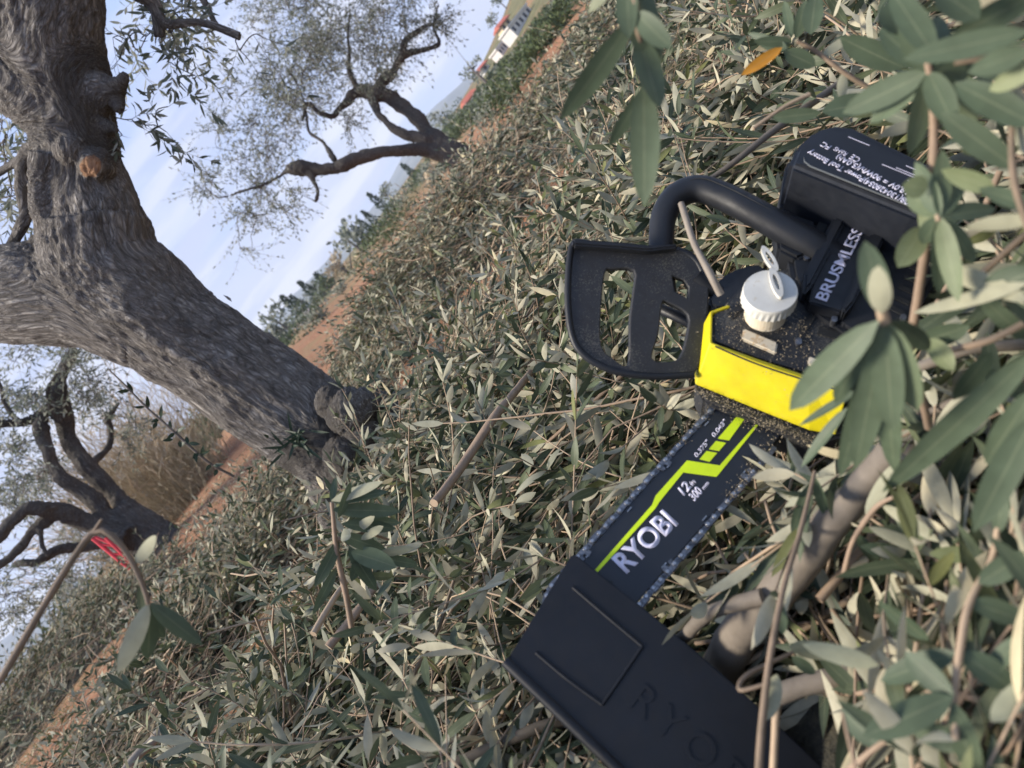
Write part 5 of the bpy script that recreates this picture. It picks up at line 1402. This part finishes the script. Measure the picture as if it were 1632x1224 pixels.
# dry canes
def canes(label, px, py, d, n, spread, hgt, mat=M_grass, lean=(0.1, 0, 0), name='dry_canes'):
    g = on_ground(px, py, d); t = empty(name, g, label, 'dry grass', 'clumps of tall dry grass')
    xy = rng.normal(0, spread, (n, 2)); K = 6
    P = np.zeros((n, K, 3)); P[:, 0, :2] = g[:2] + xy; P[:, 0, 2] = ground_z(P[:, 0, 0], P[:, 0, 1]) - 0.02
    dr = nz(np.concatenate([xy * 0.35 / spread * 0.5, np.ones((n, 1))], 1) + rng.normal(0, .16, (n, 3)) + np.array(lean)); h = hgt * (0.5 + 0.6 * rng.random(n))
    for k in range(1, K):
        dr = nz(dr + rng.normal(0, .10, (n, 3)) + np.array([0, 0, -.03])); P[:, k] = P[:, k - 1] + dr * (h / (K - 1))[:, None]
    a = Acc(); tubes(a, P, np.linspace(.0035, .0012, K)[None] * np.ones((n, 1)), 3, 0, lc=rng.random(n)); 
    for k in range(2, K):
        m = rng.random(n) < .8
        leaves(a, P[m, k], nz(P[m, k] - P[m, k - 1]) + rng.normal(0, .5, (m.sum(), 3)), rng.normal(0, 1, (m.sum(), 3)), hgt * .16, .012, .8, 0, 0)
    a.build('stalks', [mat], t)
canes('tall dry cane clump behind the privet sprout between the trunks', 262, 800, 9.2, 800, .36, 1.55)
canes('dry canes leaning out to the right of the old split olive', 300, 790, 10.5, 420, .34, 1.3)
canes('low dry grass in front of the old split olive', 320, 795, 9.0, 220, .30, .45)
canes('straw coloured grass low beside the red metal frame', 180, 935, 7.6, 300, .40, .35, lean=(-.1, 0, 0))
canes('dry grass tuft at the left end of the brush row', 120, 975, 8.5, 240, .5, .30)

# houses
M_wall = plain('white_render', (0.60, 0.58, 0.56), .8, .1, 2)
M_wallc = plain('cream_render', (0.66, 0.55, 0.36), .8, .12, 2)
M_roof = plain('red_tiles', (0.34, 0.10, 0.07), .8, .25, 3)
M_pane = plain('window_glass', (0.04, 0.05, 0.07), .2, .2, 3)
def boxm(acc, c, ux, uy, sx, sy, z0, z1, mat=0):
    ux = np.array(ux); uy = np.array(uy); c = np.array(c)
    V = [c + ux * a * sx / 2 + uy * b * sy / 2 + np.array([0, 0, z]) for z in (z0, z1) for a, b in ((-1, -1), (1, -1), (1, 1), (-1, 1))]
    acc.add(V, [[0, 3, 2, 1], [4, 5, 6, 7], [0, 1, 5, 4], [1, 2, 6, 5], [2, 3, 7, 6], [3, 0, 4, 7]], mat)
def house(name, label, px, py, d, L, D, H, yaw, wall, roof, nwin, roofh=0.0, name_cat='house', levels=1):
    g = on_ground(px, py, d); t = empty(name, g, label, name_cat, 'houses on the far slope')
    ux = np.array([cos(yaw), sin(yaw), 0]); uy = np.array([-sin(yaw), cos(yaw), 0])
    a = Acc(); boxm(a, g, ux, uy, L, D, -1.0, H); a.build('wall', [wall], t, smooth=False)
    r = Acc()
    if roofh:
        e = 0.25
        V = [g + ux * x * (L / 2 + e) + uy * y * (D / 2 + e) + np.array([0, 0, z]) for x, y, z in ((-1, -1, H + .01), (1, -1, H + .01), (1, 1, H + .01), (-1, 1, H + .01), (-.8, 0, H + roofh), (.8, 0, H + roofh))]
        V += [v - np.array([0, 0, .12]) for v in V[:4]]
        r.add(V, [[0, 1, 5, 4], [2, 3, 4, 5], [6, 7, 1, 0], [7, 8, 2, 1], [8, 9, 3, 2], [9, 6, 0, 3]])
        bm_t = [[1, 2, 5], [3, 0, 4]]
        for q in bm_t: 
            m_ = (np.array(V[q[0]]) + np.array(V[q[1]])) / 2
            r.add([V[q[0]], m_, V[q[1]], V[q[2]]], [[0, 1, 2, 3]])
    else: boxm(r, g + np.array([0, 0, H]), ux, uy, L + .2, D + .2, .01, .18)
    r.build('roof', [roof], t, smooth=False)
    for lv in range(levels):
        for k in range(nwin):
            w = Acc(); x = -L / 2 + L * (k + .5) / nwin
            boxm(w, g + ux * x - uy * (D / 2 + .0), ux, uy, L / nwin * .42, .06, H * (lv + .25) / levels, H * (lv + .8) / levels); w.build('window', [M_pane], t, smooth=False)
house('house', 'long white house with dark openings on the slope at the top edge', 836, 52, 66, 3.0, 1.8, .8, .35, M_wall, M_wall, 5, levels=1)
house('house', 'white arcaded house beside the long one, nearer the mast', 806, 82, 70, 2.2, 1.4, .65, .35, M_wall, M_wall, 6)
house('house', 'small cream house above the white ones', 806, 46, 82, 1.6, 1.2, .9, .3, M_wallc, M_roof, 2, .35)
house('house', 'low house with red tiled roof behind the second olive tree', 748, 158, 70, 1.5, .9, .45, .2, M_wall, M_roof, 2, .4)
house('house', 'tiny white house beyond the mast', 776, 115, 85, 1.1, .8, .7, .3, M_wall, M_roof, 1, .25)
house('house', 'house with bright red roof seen under the big trunk', 350, 668, 48, 1.2, .8, .6, -.2, M_wall, M_roof, 2, .55)
house('shed', 'pale yellow shed at the end of the dirt track', 392, 672, 40, .95, .7, .42, -.2, M_wallc, M_wallc, 1, name_cat='shed')
house('field_wall', 'long low white wall on the orange slope above the heap', 465, 527, 50, 3.4, .25, .22, -.05, M_wall, M_wall, 0, name_cat='wall')
house('field_wall', 'short white wall at the end of the orange slope by the trunk', 447, 548, 46, 1.1, .25, .28, -.05, M_wall, M_wall, 0, name_cat='wall')

# mast
mg = on_ground(796, 152, 34)
mast = empty('mast', mg, 'thin dark mast with a tapering wire top, beyond the heap', 'mast')
mt = at(752, 110, 34); mtt = at(705, 50, 34)
for nm, p, q, r0, r1 in (('pole', mg, mt, .055, .045), ('rod', mt, mtt, .014, .006)):
    a = Acc(); tubes(a, np.linspace(p, q, 5)[None], np.linspace(r0, r1, 5)[None], 8, 0); a.build(nm, [M_twig], mast)
a = Acc(); tubes(a, np.array([np.linspace(at(745, 112, 34), at(760, 104, 34), 3)]), .03, 6, 0); a.build('bracket', [M_twig], mast)

# red frame under the old olive
M_red = plain('red_paint', (0.62, 0.035, 0.05), .45, .2, 20)
RF = empty('red_frame', at(206, 906, 5.6), 'red metal frame with parallel bars leaning under the old split olive', 'metal frame')
for nm, p, q, r in (('bar', (146, 857, 5.6), (207, 907, 5.6), .014), ('bar', (168, 857, 5.6), (212, 900, 5.6), .012), ('bar', (150, 855, 5.75), (200, 876, 5.75), .012), ('rung', (160, 868, 5.6), (182, 870, 5.6), .009), ('rung', (178, 883, 5.6), (196, 884, 5.6), .009), ('rung', (192, 895, 5.6), (208, 896, 5.6), .009)):
    a = Acc(); tubes(a, np.linspace(at(*p), at(*q), 4)[None], r, 8, 0); a.build(nm, [M_red], RF)
# privet sprout leaving the trunk
closeup('sprout', 'thin green sprout with small oval leaves between the two trunks', 'sprout', None,
    [([(372, 760, 2.35), (330, 735, 2.30), (285, 695, 2.27), (240, 655, 2.25), (200, 615, 2.25), (172, 588, 2.27)], [2.2, 2.1, 2.0, 1.8, 1.5, 1.0])],
    [(x, y, 2.27, x + dx, y + dy, 2.25 + rng.normal(0, .02), 7, .15, 1, .3) for x, y, dx, dy in
     [(212, 625, -10, -16), (207, 622, -18, 3), (236, 652, -1, -20), (232, 648, -20, 2), (256, 668, 1, -22), (254, 668, -12, 4), (280, 690, 14, -10), (278, 690, -10, 8), (272, 684, -2, -14), (300, 706, 18, 2), (300, 708, -4, -14), (296, 704, -12, 8), (318, 724, 14, -4), (316, 722, -8, 8), (322, 728, 2, -16), (340, 742, 14, -2), (336, 740, -6, 8), (346, 748, -4, 10), (276, 700, -16, 2), (310, 722, 3, 12), (250, 672, -6, 12), (286, 702, 2, 12)]], M_cyp, lod=1, smat=M_twig)
closeup('sprout', 'tuft of dark green suckers on the side of the big trunk', 'sprout', None, [([(470, 700, 2.30), (490, 712, 2.27)], [2, 1.5])],
    [(470 + rng.normal(0, 16), 704 + rng.normal(0, 12), 2.28, 470 + rng.normal(0, 26), 704 + rng.normal(0, 20), 2.24, 5, .15, 1, .3) for k in range(26)], M_cyp, lod=1, smat=M_twig)

# grass on the bare strip and loose leaves on the soil
def ground_grass():
    n = 5200; x, y = scatter(n, 2.2, 5.0, -44, -8, 1.2)
    q = np.stack([x, y, 0 * x], -1); k = (vnoise(q * 1.8 + 9) > 0.05) & (pile_t(x, y) < .08); x, y = x[k], y[k]; n = len(x)
    P = np.stack([x, y, ground_z(x, y)], 1); d = nz(rng.normal(0, .5, (n, 3)) + np.array([0, 0, .8]))
    a = Acc(); leaves(a, P, d, rng.normal(0, 1, (n, 3)), .05 * (0.5 + rng.random(n)), .003, .8, 0, 0); tag(a.build('ground_grass', [M_ggrass]), kind='stuff', label='short green and dry grass on the red soil at the lower left', cat='grass')
ground_grass()
def fallen():
    n = 16000; x, y = scatter(n, 1.6, 8.5, -48, 45, 1.3)
    P = np.stack([x, y, ground_z(x, y) + .006 + .01 * rng.random(n)], 1)
    a = Acc(); leaves(a, P, rand_dirs(n, .15), rng.normal(0, .3, (n, 3)) + np.array([0, 0, 1.0]) * np.where(rng.random(n) < .5, -1, 1)[:, None], .045, .010, .2, 0, 0)
    m = 4200; x, y = scatter(m, 1.8, 7, -48, 45, 1.3); K = 5; dd = rand_dirs(m, .06); PP = np.stack([x, y, ground_z(x, y) + .012], 1)[:, None] + dd[:, None] * np.linspace(0, .22, K)[None, :, None] * rng.random((m, 1, 1)) + rng.normal(0, .005, (m, K, 3))
    tubes(a, PP, .0018, 3, 1)
    tag(a.build('fallen_leaves', [M_leaf, M_stem]), kind='stuff', label='loose olive leaves and bits of twig scattered on the soil', cat='fallen leaves')
fallen()

# ------------------------------------------------------------------ air
def air():
    m = bpy.data.materials.new('haze'); m.use_nodes = True; nt = m.node_tree; nt.nodes.clear()
    out = nt.nodes.new("ShaderNodeOutputMaterial"); v = nt.nodes.new("ShaderNodeVolumePrincipled")
    v.inputs['Color'].default_value = (0.74, 0.83, 1.0, 1); v.inputs['Density'].default_value = 0.0006; v.inputs['Anisotropy'].default_value = 0.0
    nt.links.new(v.outputs[0], out.inputs['Volume'])
    a = Acc(); boxm(a, (0.0, 600.0, 0.0), (1, 0, 0), (0, 1, 0), 2700, 1420, -9, 110, 0)
    o = a.build('haze', [m], smooth=False); tag(o, kind='stuff')
air()
